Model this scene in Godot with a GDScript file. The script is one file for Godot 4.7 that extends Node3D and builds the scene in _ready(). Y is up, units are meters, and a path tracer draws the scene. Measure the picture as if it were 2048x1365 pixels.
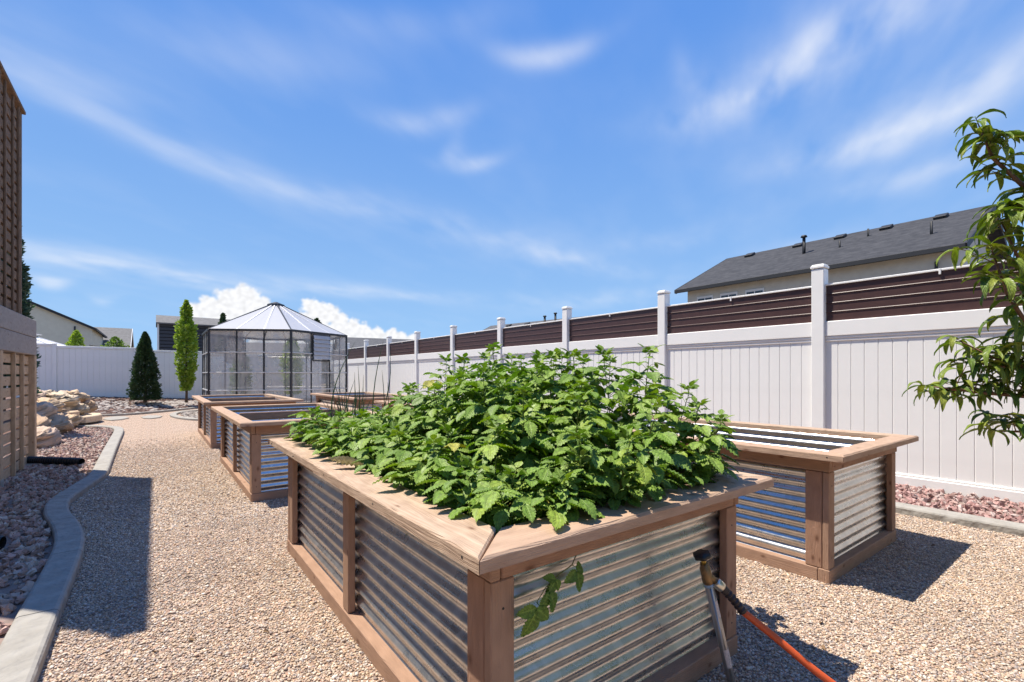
extends Node3D
# World axes: x to the right along the planters' short side, z towards the viewer (planters run along -z), y up, metres.

var rng := RandomNumberGenerator.new()
var taken := {}
var M := {}

# ---------------------------------------------------------------- naming and tagging
func numbered(n: String) -> String:
	if not taken.has(n):
		taken[n] = 0
		return n
	taken[n] += 1
	return "%s_%03d" % [n, taken[n]]

func tag(o: Node, label := "", category := "", group := "", kind := "") -> void:
	if label: o.set_meta("label", label)
	if category: o.set_meta("category", category)
	if group: o.set_meta("group", group)
	if kind: o.set_meta("kind", kind)

func thing(called: String, at: Vector3, label: String, category: String, group := "") -> Node3D:
	var o := Node3D.new()
	o.name = numbered(called)
	add_child(o)
	o.position = at
	tag(o, label, category, group)
	return o

func part_mesh(called: String, m: Mesh, mat: Material, parent: Node3D) -> MeshInstance3D:
	var o := MeshInstance3D.new()
	o.name = called if parent != self else numbered(called)
	o.mesh = m
	o.material_override = mat
	parent.add_child(o, true)
	return o

func begin(smooth := false) -> SurfaceTool:
	var st := SurfaceTool.new()
	st.begin(Mesh.PRIMITIVE_TRIANGLES)
	st.set_smooth_group(0 if smooth else -1)
	return st

func part(called: String, st: SurfaceTool, mat: Material, parent: Node3D) -> MeshInstance3D:
	st.generate_normals()
	return part_mesh(called, st.commit(), mat, parent)

func struct(called: String, st: SurfaceTool, mat: Material) -> MeshInstance3D:
	var o := part(called, st, mat, self)
	o.set_meta("kind", "structure")
	return o

# ---------------------------------------------------------------- mesh helpers
func P(x: float, y: float, d: float) -> Vector3:
	return Vector3(x, y, -d)

# polygon (convex), wound so that it faces "outward"
func face(st: SurfaceTool, pts: Array, outward: Vector3, uvs: Array) -> void:
	var n: Vector3 = (pts[1] - pts[0]).cross(pts[2] - pts[0])
	var flip := n.dot(outward) > 0.0
	for k in range(1, pts.size() - 1):
		var tri := [0, k + 1, k] if flip else [0, k, k + 1]
		for i in tri:
			st.set_uv(uvs[i])
			st.add_vertex(pts[i])

# chamfered box; grain runs along the longest side
func cbox(st: SurfaceTool, T: Transform3D, size: Vector3, c := 0.004, off := Vector2.ZERO) -> void:
	var h := size * 0.5
	c = minf(c, minf(h.x, minf(h.y, h.z)) * 0.6)
	var L := size.max_axis_index()
	var uvof := func(p: Vector3, k: int) -> Vector2:
		if k == L:
			return Vector2(p[(L + 1) % 3] * 0.4, p[(L + 2) % 3]) + off
		var o := 3 - k - L
		return Vector2(p[L], p[o] + 0.07 * k) + off
	for k in 3:
		var i := (k + 1) % 3
		var j := (k + 2) % 3
		for s in [-1.0, 1.0]:
			var pts := []
			var uvs := []
			for q in [[-1, -1], [1, -1], [1, 1], [-1, 1]]:
				var p := Vector3.ZERO
				p[k] = s * h[k]
				p[i] = q[0] * (h[i] - c)
				p[j] = q[1] * (h[j] - c)
				uvs.append(uvof.call(p, k))
				pts.append(T * p)
			var o := Vector3.ZERO
			o[k] = s
			face(st, pts, T.basis * o, uvs)
	if c <= 0.0005:
		return
	for k in 3:
		var i := (k + 1) % 3
		var j := (k + 2) % 3
		for a in [-1.0, 1.0]:
			for b in [-1.0, 1.0]:
				var pts := []
				var uvs := []
				for q in [[-1, 0], [1, 0], [1, 1], [-1, 1]]:
					var p := Vector3.ZERO
					p[k] = q[0] * (h[k] - c)
					p[i] = a * (h[i] - (c if q[1] else 0.0))
					p[j] = b * (h[j] - (0.0 if q[1] else c))
					uvs.append(uvof.call(p, i if i != L else j))
					pts.append(T * p)
				var o := Vector3.ZERO
				o[i] = a
				o[j] = b
				face(st, pts, T.basis * o, uvs)
	for a in [-1.0, 1.0]:
		for b in [-1.0, 1.0]:
			for d in [-1.0, 1.0]:
				var v := Vector3(a, b, d)
				var x := T * (v * Vector3(h.x, h.y - c, h.z - c))
				var y := T * (v * Vector3(h.x - c, h.y, h.z - c))
				var z := T * (v * Vector3(h.x - c, h.y - c, h.z))
				face(st, [x, y, z], T.basis * v, [off, off, off])

func bx(st: SurfaceTool, lo: Vector3, hi: Vector3, c := 0.004) -> void:
	var a := Vector3(minf(lo.x, hi.x), minf(lo.y, hi.y), minf(lo.z, hi.z))
	var b := Vector3(maxf(lo.x, hi.x), maxf(lo.y, hi.y), maxf(lo.z, hi.z))
	cbox(st, Transform3D(Basis(), (a + b) * 0.5), b - a, c, Vector2(rng.randf() * 3.0, rng.randf()))

func box_part(called: String, lo: Vector3, hi: Vector3, mat: Material, parent: Node3D, c := 0.004) -> MeshInstance3D:
	var a := (lo + hi) * 0.5
	var st := begin()
	bx(st, lo - a, hi - a, c)
	var o := part(called, st, mat, parent)
	o.position = a
	return o

# a bar between two points
func bar(st: SurfaceTool, a: Vector3, b: Vector3, w: float, t: float, up := Vector3.UP, c := 0.003) -> void:
	var z := (b - a).normalized()
	if absf(z.dot(up)) > 0.98: up = Vector3.RIGHT
	var x := up.cross(z).normalized()
	var y := z.cross(x)
	cbox(st, Transform3D(Basis(x, y, z), (a + b) * 0.5), Vector3(w, t, (b - a).length()), c, Vector2(rng.randf() * 3.0, rng.randf()))

# tube along points
func tube(st: SurfaceTool, pts: Array, radii: Array, sides := 8, caps := true) -> void:
	var rings := []
	var ref := Vector3.UP
	var length := 0.0
	var lens := []
	for k in pts.size():
		var dir: Vector3 = (pts[mini(k + 1, pts.size() - 1)] - pts[maxi(k - 1, 0)])
		if dir.length() < 1e-6:
			dir = (pts[pts.size() - 1] - pts[0])
		dir = dir.normalized()
		if absf(dir.dot(ref)) > 0.95: ref = Vector3(0.7, 0.1, 0.7)
		var x := ref.cross(dir).normalized()
		var y := dir.cross(x)
		ref = y
		if k: length += (pts[k] - pts[k - 1]).length()
		lens.append(length)
		var ring := []
		for s in sides:
			var a := TAU * s / sides
			ring.append(pts[k] + (x * cos(a) + y * sin(a)) * float(radii[mini(k, radii.size() - 1)]))
		rings.append(ring)
	for k in pts.size() - 1:
		for s in sides:
			var s2 := (s + 1) % sides
			var mid: Vector3 = (pts[k] + pts[k + 1]) * 0.5
			var q := [rings[k][s], rings[k][s2], rings[k + 1][s2], rings[k + 1][s]]
			var o: Vector3 = (q[0] + q[1] + q[2] + q[3]) * 0.25 - mid
			if (pts[k + 1] - pts[k]).length() < 1e-4:
				o = (pts[pts.size() - 1] - pts[0]) * (1.0 if radii[mini(k + 1, radii.size() - 1)] < radii[k] else -1.0)
			face(st, q, o, [Vector2(lens[k], float(s) / sides), Vector2(lens[k], float(s + 1) / sides), Vector2(lens[k + 1], float(s + 1) / sides), Vector2(lens[k + 1], float(s) / sides)])
	if caps:
		var n := pts.size()
		var zero := []
		for s in sides: zero.append(Vector2.ZERO)
		face(st, rings[0], pts[0] - pts[1], zero)
		face(st, rings[n - 1], pts[n - 1] - pts[n - 2], zero)

# flat polygon plate (convex outline in x,z) with chamfered top edge, grain along "along"
func plate(st: SurfaceTool, poly: Array, y0: float, y1: float, c: float, along: Vector2) -> void:
	var n := poly.size()
	var cen := Vector2.ZERO
	for p in poly: cen += p / n
	var inner := []
	for k in n:
		var a: Vector2 = poly[(k + n - 1) % n]
		var b: Vector2 = poly[k]
		var d: Vector2 = poly[(k + 1) % n]
		var n1 := (b - a).normalized().orthogonal()
		if n1.dot(cen - a) < 0: n1 = -n1
		var n2 := (d - b).normalized().orthogonal()
		if n2.dot(cen - b) < 0: n2 = -n2
		var bis := (n1 + n2).normalized()
		inner.append(b + bis * (c / maxf(0.3, bis.dot(n1))))
	var off := Vector2(rng.randf() * 3.0, rng.randf())
	var uv := func(p: Vector2, e: float) -> Vector2:
		return Vector2(p.dot(along), p.dot(along.orthogonal()) + e) + off
	var top := []
	var bot := []
	var ut := []
	for k in n:
		top.append(Vector3(inner[k].x, y1, inner[k].y))
		bot.append(Vector3(poly[k].x, y0, poly[k].y))
		ut.append(uv.call(inner[k], 0.0))
	face(st, top, Vector3.UP, ut)
	face(st, bot, Vector3.DOWN, ut)
	for k in n:
		var m := (k + 1) % n
		var o2: Vector2 = (poly[k] + poly[m]) * 0.5 - cen
		var o := Vector3(o2.x, 0, o2.y)
		var a1 := Vector3(poly[k].x, y1 - c, poly[k].y)
		var b1 := Vector3(poly[m].x, y1 - c, poly[m].y)
		face(st, [bot[k], bot[m], b1, a1], o, [uv.call(poly[k], 0.3), uv.call(poly[m], 0.3), uv.call(poly[m], 0.3 + y1 - y0), uv.call(poly[k], 0.3 + y1 - y0)])
		face(st, [a1, b1, top[m], top[k]], o + Vector3.UP * 0.3, [uv.call(poly[k], 0.0), uv.call(poly[m], 0.0), ut[m], ut[k]])

func sheet(st: SurfaceTool, a: Vector3, b: Vector3, c: Vector3, d: Vector3) -> void:
	face(st, [a, b, c, d], Vector3.UP, [Vector2(a.x, a.z), Vector2(b.x, b.z), Vector2(c.x, c.z), Vector2(d.x, d.z)])

func rock_mesh(seed_: int, rough: float, squash: float, rings := 5, sides := 8, smooth := false) -> Mesh:
	var n := FastNoiseLite.new()
	n.seed = seed_
	n.frequency = 0.9
	n.fractal_octaves = 4 if rings > 8 else 2
	n.fractal_gain = 0.42
	var st := begin(smooth)
	var pt := func(i: int, j: int) -> Vector3:
		var th := PI * i / rings
		var ph := TAU * (j % sides) / sides + 0.3 * i
		var v := Vector3(sin(th) * cos(ph), cos(th), sin(th) * sin(ph))
		var r := 1.0 + rough * n.get_noise_3dv(v * 1.3 + Vector3(seed_ * 3.1, 0, 0)) * 1.6
		v *= r
		v.y *= squash
		return v
	for i in rings:
		for j in sides:
			var a: Vector3 = pt.call(i, j)
			var b: Vector3 = pt.call(i, j + 1)
			var c: Vector3 = pt.call(i + 1, j + 1)
			var d: Vector3 = pt.call(i + 1, j)
			var z := Vector2.ZERO
			var o := a + b + c + d
			if i == 0:
				face(st, [a, c, d], o, [z, z, z])
			elif i == rings - 1:
				face(st, [a, b, c], o, [z, z, z])
			else:
				face(st, [a, b, c], o, [z, z, z])
				face(st, [a, c, d], o, [z, z, z])
	st.generate_normals()
	return st.commit()

func scatter(called: String, mesh: Mesh, mat: Material, xf: Array, cols: Array, parent: Node3D = null) -> MultiMeshInstance3D:
	var mm := MultiMesh.new()
	mm.transform_format = MultiMesh.TRANSFORM_3D
	mm.use_colors = cols.size() > 0
	mm.mesh = mesh
	mm.instance_count = xf.size()
	for k in xf.size():
		mm.set_instance_transform(k, xf[k])
		if cols.size():
			mm.set_instance_color(k, cols[k])
	var o := MultiMeshInstance3D.new()
	o.multimesh = mm
	o.material_override = mat
	o.name = numbered(called) if parent == null else called
	(parent if parent else self).add_child(o, true)
	o.set_meta("kind", "stuff")
	return o

# ---------------------------------------------------------------- textures and materials
func s(r: float, g: float, b: float, a := 1.0) -> Color:   # linear value -> albedo colour
	var c := Color(r, g, b).linear_to_srgb()
	c.a = a
	return c

func image_of(w: int, h: int, f: Callable) -> Image:
	var bytes := PackedByteArray()
	bytes.resize(w * h * 4)
	var at := 0
	for y in h:
		for x in w:
			var c: Color = f.call(x, y)
			bytes[at] = int(clampf(c.r, 0, 1) * 255.0)
			bytes[at + 1] = int(clampf(c.g, 0, 1) * 255.0)
			bytes[at + 2] = int(clampf(c.b, 0, 1) * 255.0)
			bytes[at + 3] = int(clampf(c.a, 0, 1) * 255.0)
			at += 4
	return Image.create_from_data(w, h, false, Image.FORMAT_RGBA8, bytes)

func noise(seed_: int, freq: float, oct := 3) -> FastNoiseLite:
	var n := FastNoiseLite.new()
	n.seed = seed_
	n.frequency = freq
	n.fractal_octaves = oct
	n.noise_type = FastNoiseLite.TYPE_SIMPLEX_SMOOTH
	return n

# noise that wraps over a w x h tile, x stretched
func wrapped(n: FastNoiseLite, x: float, y: float, w: float, h: float, sx: float, sy: float) -> float:
	var ax := TAU * x / w
	var ay := TAU * y / h
	return n.get_noise_3d(cos(ax) * sx + cos(ay) * sy * 1.0, sin(ax) * sx + 37.0, sin(ay) * sy + cos(ay) * sy * 0.35)

func wood(light: Color, dark: Color, ridge: float, weather: float, seed_: int, rough := 0.75) -> StandardMaterial3D:
	var n1 := noise(seed_, 1.0, 3)
	var n2 := noise(seed_ + 5, 1.0, 2)
	var W := 256
	var Hh := 256
	var heights := PackedFloat32Array()
	heights.resize(W * Hh)
	var kr := RandomNumberGenerator.new()
	kr.seed = seed_ * 13
	var knots := []
	for k in 4: knots.append([kr.randf() * W, kr.randf() * Hh, kr.randf_range(0.7, 1.3)])
	var im := image_of(W, Hh, func(x: int, y: int) -> Color:
		var u := TAU * x / W
		var v := float(y) / Hh
		var knot := 0.0
		for q in knots:
			var kx: float = (x - q[0]) / (4.2 * q[2])
			var ky: float = (y - q[1]) / (13.0 * q[2])
			var kd := kx * kx + ky * ky
			if kd < 9.0:
				knot = maxf(knot, exp(-kd * 1.6))
				v += signf(ky) * 0.016 * exp(-kd * 0.35)
		var warp := n2.get_noise_3d(cos(u) * 0.6, sin(u) * 0.6, v * 4.0) * 0.045
		var line := n1.get_noise_3d(cos(u) * 0.5, sin(u) * 0.5, (v + warp) * 64.0)
		var fine := n1.get_noise_3d(cos(u) * 2.2, sin(u) * 2.2, (v + warp) * 150.0 + 50.0)
		var patch := n2.get_noise_3d(cos(u) * 1.5 + 9.0, sin(u) * 1.5, v * 4.0)
		var k := clampf(0.5 + line * 0.9 + fine * 0.35, 0.0, 1.0)
		heights[y * W + x] = k
		var c := dark.lerp(light, lerpf(k, 0.75, 1.0 - ridge))
		c = c.lerp(light * 1.08, clampf(patch * 1.4, 0.0, 1.0) * weather)
		c = c.lerp(dark * 0.9, clampf(-patch * 1.2 - 0.1, 0.0, 1.0) * weather)
		c = c.lerp(Color(dark.r * 0.6, dark.g * 0.5, dark.b * 0.45), knot * 0.65)
		c.a = 1.0
		return c)
	var bump := image_of(W, Hh, func(x: int, y: int) -> Color:
		var q := heights[y * W + x]
		return Color(q, q, q))
	bump.bump_map_to_normal_map(3.0)
	var m := StandardMaterial3D.new()
	m.albedo_texture = ImageTexture.create_from_image(im)
	m.normal_enabled = true
	m.normal_texture = ImageTexture.create_from_image(bump)
	m.normal_scale = 0.35 + ridge * 0.6
	m.roughness = rough
	m.metallic_specular = 0.35
	m.uv1_scale = Vector3(1.0 / 1.3, 1.0 / 0.24, 1.0)
	return m

func plain(c: Color, rough := 0.7, metal := 0.0) -> StandardMaterial3D:
	var m := StandardMaterial3D.new()
	m.albedo_color = c
	m.roughness = rough
	m.metallic = metal
	return m

# mottled colour over world or object space
func mottled(a: Color, b: Color, scale: float, seed_: int, rough := 0.8, oct := 4, bumpy := 0.0) -> StandardMaterial3D:
	var t := NoiseTexture2D.new()
	t.width = 256
	t.height = 256
	t.seamless = true
	t.noise = noise(seed_, 0.02, oct)
	var g := Gradient.new()
	g.set_color(0, a)
	g.set_color(1, b)
	t.color_ramp = g
	var m := StandardMaterial3D.new()
	m.albedo_texture = t
	m.roughness = rough
	m.uv1_triplanar = true
	m.uv1_scale = Vector3.ONE * scale
	if bumpy > 0.0:
		var nt := NoiseTexture2D.new()
		nt.width = 256
		nt.height = 256
		nt.seamless = true
		nt.as_normal_map = true
		nt.bump_strength = 6.0
		nt.noise = noise(seed_ + 3, 0.03, 5)
		m.normal_enabled = true
		m.normal_texture = nt
		m.normal_scale = bumpy
	return m

# wrapped Voronoi stones for gravel too fine to build
func stones(cells: int, px: int, palette: Array, gap: Color, seed_: int, scale: float) -> StandardMaterial3D:
	var r := RandomNumberGenerator.new()
	r.seed = seed_
	var cx := PackedFloat32Array()
	var cy := PackedFloat32Array()
	var cc := []
	for k in cells * cells:
		cx.append(r.randf() * 0.8 + 0.1)
		cy.append(r.randf() * 0.8 + 0.1)
		var c: Color = palette[r.randi() % palette.size()]
		var l := r.randf_range(0.8, 1.2)
		cc.append(Color(c.r * l, c.g * l, c.b * l))
	var hh := PackedFloat32Array()
	hh.resize(px * px)
	var k := float(cells) / px
	var im := image_of(px, px, func(x: int, y: int) -> Color:
		var fx := x * k
		var fy := y * k
		var gx := int(fx)
		var gy := int(fy)
		var b1 := 9.0
		var b2 := 9.0
		var who := 0
		for oy in [-1, 0, 1]:
			for ox in [-1, 0, 1]:
				var q: int = posmod(gy + oy, cells) * cells + posmod(gx + ox, cells)
				var dx: float = gx + ox + cx[q] - fx
				var dy: float = gy + oy + cy[q] - fy
				var dd := dx * dx + dy * dy
				if dd < b1:
					b2 = b1
					b1 = dd
					who = q
				elif dd < b2:
					b2 = dd
		var e := clampf((sqrt(b2) - sqrt(b1)) * 3.2, 0.0, 1.0)
		hh[y * px + x] = sqrt(e)
		return gap.lerp(cc[who], smoothstep(0.0, 0.45, e)))
	var bump := image_of(px, px, func(x: int, y: int) -> Color:
		var q := hh[y * px + x]
		return Color(q, q, q))
	bump.bump_map_to_normal_map(4.0)
	var m := StandardMaterial3D.new()
	m.albedo_texture = ImageTexture.create_from_image(im)
	m.normal_enabled = true
	m.normal_texture = ImageTexture.create_from_image(bump)
	m.normal_scale = 0.9
	m.roughness = 0.85
	m.uv1_scale = Vector3(scale, scale, 1)
	return m

func leaf_mat(c: Color, back: Color, rough: float, veins: float, pairs: int, seed_: int) -> StandardMaterial3D:
	var n := noise(seed_, 0.03, 3)
	var hh := PackedFloat32Array()
	hh.resize(96 * 128)
	var light := Color(c.r * 1.45 + 0.05, c.g * 1.25 + 0.05, c.b * 1.5 + 0.03)
	var im := image_of(96, 128, func(x: int, y: int) -> Color:
		var u := absf(x / 95.0 - 0.5) * 2.0
		var v := y / 127.0
		var mid := exp(-pow(u / 0.05, 2.0))
		var w := (v - u * 0.22) * pairs
		var lat := absf(w - roundf(w))
		var vein := maxf(mid, exp(-pow(lat / 0.11, 2.0)) * 0.75)
		hh[y * 96 + x] = 1.0 - vein * 0.9
		var k := 1.0 + n.get_noise_2d(x, y) * 0.28
		var q := Color(c.r * k, c.g * k, c.b * k).lerp(light, vein * veins)
		return q)
	var bump := image_of(96, 128, func(x: int, y: int) -> Color:
		var q := hh[y * 96 + x]
		return Color(q, q, q))
	bump.bump_map_to_normal_map(2.5)
	var m := StandardMaterial3D.new()
	m.albedo_texture = ImageTexture.create_from_image(im)
	m.normal_enabled = true
	m.normal_texture = ImageTexture.create_from_image(bump)
	m.normal_scale = 1.0
	m.roughness = rough
	m.metallic_specular = 0.4
	m.backlight_enabled = true
	m.backlight = back
	return m

func materials() -> void:
	M.wood = wood(s(0.395, 0.252, 0.172), s(0.295, 0.176, 0.116), 0.26, 0.35, 11)
	M.wood2 = wood(s(0.385, 0.232, 0.155), s(0.28, 0.158, 0.102), 0.3, 0.4, 23)
	M.wood_top = wood(s(0.55, 0.415, 0.30), s(0.37, 0.245, 0.165), 0.75, 0.4, 31, 0.85)
	M.wood_top2 = wood(s(0.48, 0.335, 0.235), s(0.38, 0.245, 0.165), 0.35, 0.4, 37, 0.8)
	M.deck = wood(s(0.56, 0.40, 0.26), s(0.42, 0.28, 0.17), 0.4, 0.5, 41)
	M.screen = wood(s(0.24, 0.16, 0.105), s(0.14, 0.092, 0.062), 0.55, 0.7, 43, 0.85)
	M.fascia = wood(s(0.32, 0.27, 0.24), s(0.27, 0.225, 0.20), 0.15, 0.5, 47, 0.6)
	# galvanised sheet with spangle
	var sp := FastNoiseLite.new()
	sp.noise_type = FastNoiseLite.TYPE_CELLULAR
	sp.cellular_return_type = FastNoiseLite.RETURN_CELL_VALUE
	sp.frequency = 0.06
	var st1 := noise(71, 0.012, 4)
	var zinc := image_of(256, 256, func(x: int, y: int) -> Color:
		var q := 0.80 + sp.get_noise_2d(x, y) * 0.05 + st1.get_noise_2d(x * 0.6, y * 2.0) * 0.05
		return Color(q, q * 0.995, q * 0.98))
	var zr := image_of(256, 256, func(x: int, y: int) -> Color:
		var q := 0.22 + sp.get_noise_2d(x, y) * 0.05 + st1.get_noise_2d(x * 0.6 + 500.0, y * 2.0) * 0.06
		return Color(q, q, q))
	var zm := StandardMaterial3D.new()
	zm.albedo_texture = ImageTexture.create_from_image(zinc)
	zm.roughness_texture = ImageTexture.create_from_image(zr)
	zm.roughness = 1.0
	zm.metallic = 1.0
	zm.uv1_scale = Vector3(1.6, 1.6, 1)
	M.zinc = zm
	M.zinc_old = zm.duplicate()
	M.zinc_old.metallic = 0.9
	var zro := image_of(256, 256, func(x: int, y: int) -> Color:
		var q := 0.30 + sp.get_noise_2d(x, y) * 0.05 + st1.get_noise_2d(x * 0.6 + 500.0, y * 2.0) * 0.07
		return Color(q, q, q))
	M.zinc_old.roughness_texture = ImageTexture.create_from_image(zro)
	M.vinyl = mottled(s(0.88, 0.87, 0.83), s(0.84, 0.83, 0.79), 0.4, 81, 0.45, 4)
	M.topper = mottled(s(0.062, 0.030, 0.027), s(0.080, 0.039, 0.034), 1.3, 85, 0.42, 3)
	M.concrete = mottled(s(0.38, 0.36, 0.32), s(0.285, 0.265, 0.23), 1.1, 87, 0.9, 5, 0.5)
	M.soil = mottled(s(0.045, 0.03, 0.02), s(0.10, 0.07, 0.048), 2.0, 89, 0.95, 5, 0.9)
	M.earth = mottled(s(0.17, 0.13, 0.09), s(0.24, 0.185, 0.13), 0.3, 90, 0.95, 5)
	M.mulch = mottled(s(0.13, 0.075, 0.055), s(0.27, 0.175, 0.14), 1.5, 91, 0.95, 5, 0.9)
	M.bed = mottled(s(0.20, 0.15, 0.125), s(0.30, 0.22, 0.19), 2.5, 92, 0.95, 4)
	var pal := [s(0.52, 0.37, 0.25), s(0.42, 0.27, 0.18), s(0.60, 0.47, 0.35), s(0.34, 0.25, 0.20), s(0.50, 0.32, 0.24), s(0.64, 0.53, 0.42), s(0.28, 0.21, 0.17)]
	M.gravel = stones(72, 512, pal, s(0.26, 0.185, 0.125), 5, 1.0 / 0.95)
	M.pebble = StandardMaterial3D.new()
	M.pebble.vertex_color_use_as_albedo = true
	M.pebble.roughness = 0.75
	M.rockvar = mottled(Color(0.78, 0.78, 0.78), Color(1, 1, 1), 14.0, 93, 0.88, 5, 0.5)
	M.rockvar.vertex_color_use_as_albedo = true
	M.black = plain(s(0.012, 0.012, 0.013), 0.5)
	M.frame = plain(s(0.03, 0.032, 0.035), 0.45)
	M.alu = plain(s(0.62, 0.62, 0.62), 0.4, 0.3)
	M.dark_trim = plain(s(0.017, 0.018, 0.02), 0.6)

# ---------------------------------------------------------------- sky
func build_sky() -> ImageTexture:
	var W := 2560
	var Hh := 1280
	var data := PackedFloat32Array()
	data.resize(W * Hh * 3)
	var na := noise(3, 1.0, 4)
	var nb := noise(8, 1.0, 5)
	var nc := noise(15, 1.0, 5)
	# cirrus streaks: azimuth, elevation (degrees), half length, half thickness, tilt, strength
	var streaks := [
		[41.0, 33.9, 4.6, 1.1, 2.0, 0.75], [26.2, 27.6, 4.6, 1.2, 8.0, 0.62], [31.5, 23.8, 3.4, 0.8, 6.0, 0.62], [30.0, 25.0, 1.2, 1.3, -60.0, 0.35],
		[62.0, 28.0, 7.5, 1.7, 14.0, 0.75], [70.0, 30.0, 11.0, 3.4, 20.0, 0.70], [80.0, 33.0, 11.0, 4.0, 24.0, 0.70], [57.5, 30.4, 2.4, 1.2, -48.0, 0.45],
		[74.0, 21.5, 9.0, 1.6, 6.0, 0.62], [80.0, 24.0, 9.0, 2.6, 14.0, 0.68], [78.0, 18.0, 8.0, 1.2, 4.0, 0.45],
		[4.0, 9.6, 10.0, 0.9, -3.0, 0.75], [-5.0, 10.2, 7.0, 1.0, 0.0, 0.55], [-7.2, 8.0, 1.2, 0.55, 0.0, 0.8], [-3.8, 6.8, 0.9, 0.4, 0.0, 0.6],
		[0.0, 21.5, 11.0, 1.2, -13.0, 0.34], [14.0, 19.2, 12.0, 1.6, -8.0, 0.30], [30.0, 17.0, 12.0, 1.7, -12.0, 0.34], [44.0, 13.6, 9.0, 1.2, -14.0, 0.42], [47.0, 9.0, 10.0, 1.0, 4.0, 0.25],
		[-8.0, 26.0, 9.0, 3.0, 0.0, 0.30], [8.0, 31.0, 12.0, 2.6, 4.0, 0.16], [25.0, 36.0, 10.0, 1.6, 6.0, 0.20], [55.0, 15.0, 8.0, 1.2, 5.0, 0.18], [20.0, 9.5, 12.0, 0.7, -2.0, 0.42], [68.0, 13.0, 5.0, 0.9, 6.0, 0.30],
		[-50.0, 24.0, 16.0, 3.0, 10.0, 0.5], [-90.0, 30.0, 18.0, 4.0, -8.0, 0.5], [-130.0, 20.0, 15.0, 2.5, 6.0, 0.5], [180.0, 34.0, 20.0, 4.0, 12.0, 0.5], [140.0, 22.0, 16.0, 3.0, -6.0, 0.5], [110.0, 28.0, 14.0, 4.0, 16.0, 0.7], [100.0, 38.0, 16.0, 5.0, 20.0, 0.7], [125.0, 42.0, 18.0, 6.0, 14.0, 0.7], [118.0, 18.0, 16.0, 3.5, 8.0, 0.7], [98.0, 14.0, 12.0, 2.5, 4.0, 0.6], [150.0, 32.0, 18.0, 5.0, 10.0, 0.65], [170.0, 18.0, 16.0, 3.5, 0.0, 0.6], [160.0, 50.0, 22.0, 6.0, 5.0, 0.6], [-30.0, 12.0, 10.0, 1.2, 0.0, 0.5], [150.0, 12.0, 12.0, 1.4, 3.0, 0.5]]
	# cumulus heaps: azimuth, elevation, radius
	var heaps := [[3.2, 6.2, 1.0], [4.6, 6.6, 1.3], [6.2, 7.0, 1.7], [7.6, 7.8, 1.5], [8.9, 7.0, 1.3], [10.0, 5.9, 1.3], [6.0, 5.4, 2.2], [9.0, 5.2, 2.0],
		[14.0, 7.6, 0.95], [14.6, 6.8, 1.3], [15.9, 6.7, 1.1], [17.0, 6.1, 1.0], [17.0, 4.6, 1.7], [19.5, 4.9, 1.0], [18.3, 5.3, 1.0], [21.0, 4.3, 1.1], [22.6, 4.6, 0.8], [23.6, 4.2, 0.9], [25.2, 4.0, 0.8], [14.0, 5.0, 2.0], [12.0, 4.4, 1.6], [20.0, 3.2, 1.8], [24.0, 2.8, 1.6],
		[-62.0, 5.0, 2.0], [-58.0, 5.6, 1.8], [-66.0, 4.6, 1.5], [160.0, 5.0, 2.2], [164.0, 5.8, 1.9], [170.0, 4.8, 1.9], [-140.0, 5.0, 2.0], [-136.0, 5.5, 1.6]]
	var columns_s := []
	for x in W: columns_s.append([])
	for q in streaks:
		var span: float = (absf(q[2] * cos(deg_to_rad(q[4]))) + q[3]) * 2.6 / cos(deg_to_rad(q[1]))
		for x in W:
			var az := wrapf((x + 0.5) / W * 360.0, -180.0, 180.0)
			if absf(wrapf(az - q[0], -180.0, 180.0)) < span:
				columns_s[x].append(q)
	var columns_h := []
	for x in W: columns_h.append([])
	for q in heaps:
		for x in W:
			var az := wrapf((x + 0.5) / W * 360.0, -180.0, 180.0)
			if absf(wrapf(az - q[0], -180.0, 180.0)) < q[2] * 1.9:
				columns_h[x].append(q)
	var top := Color(0.030, 0.142, 0.485)
	var low := Color(0.25, 0.415, 0.61)
	var white := Color(0.62, 0.63, 0.65)
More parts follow.
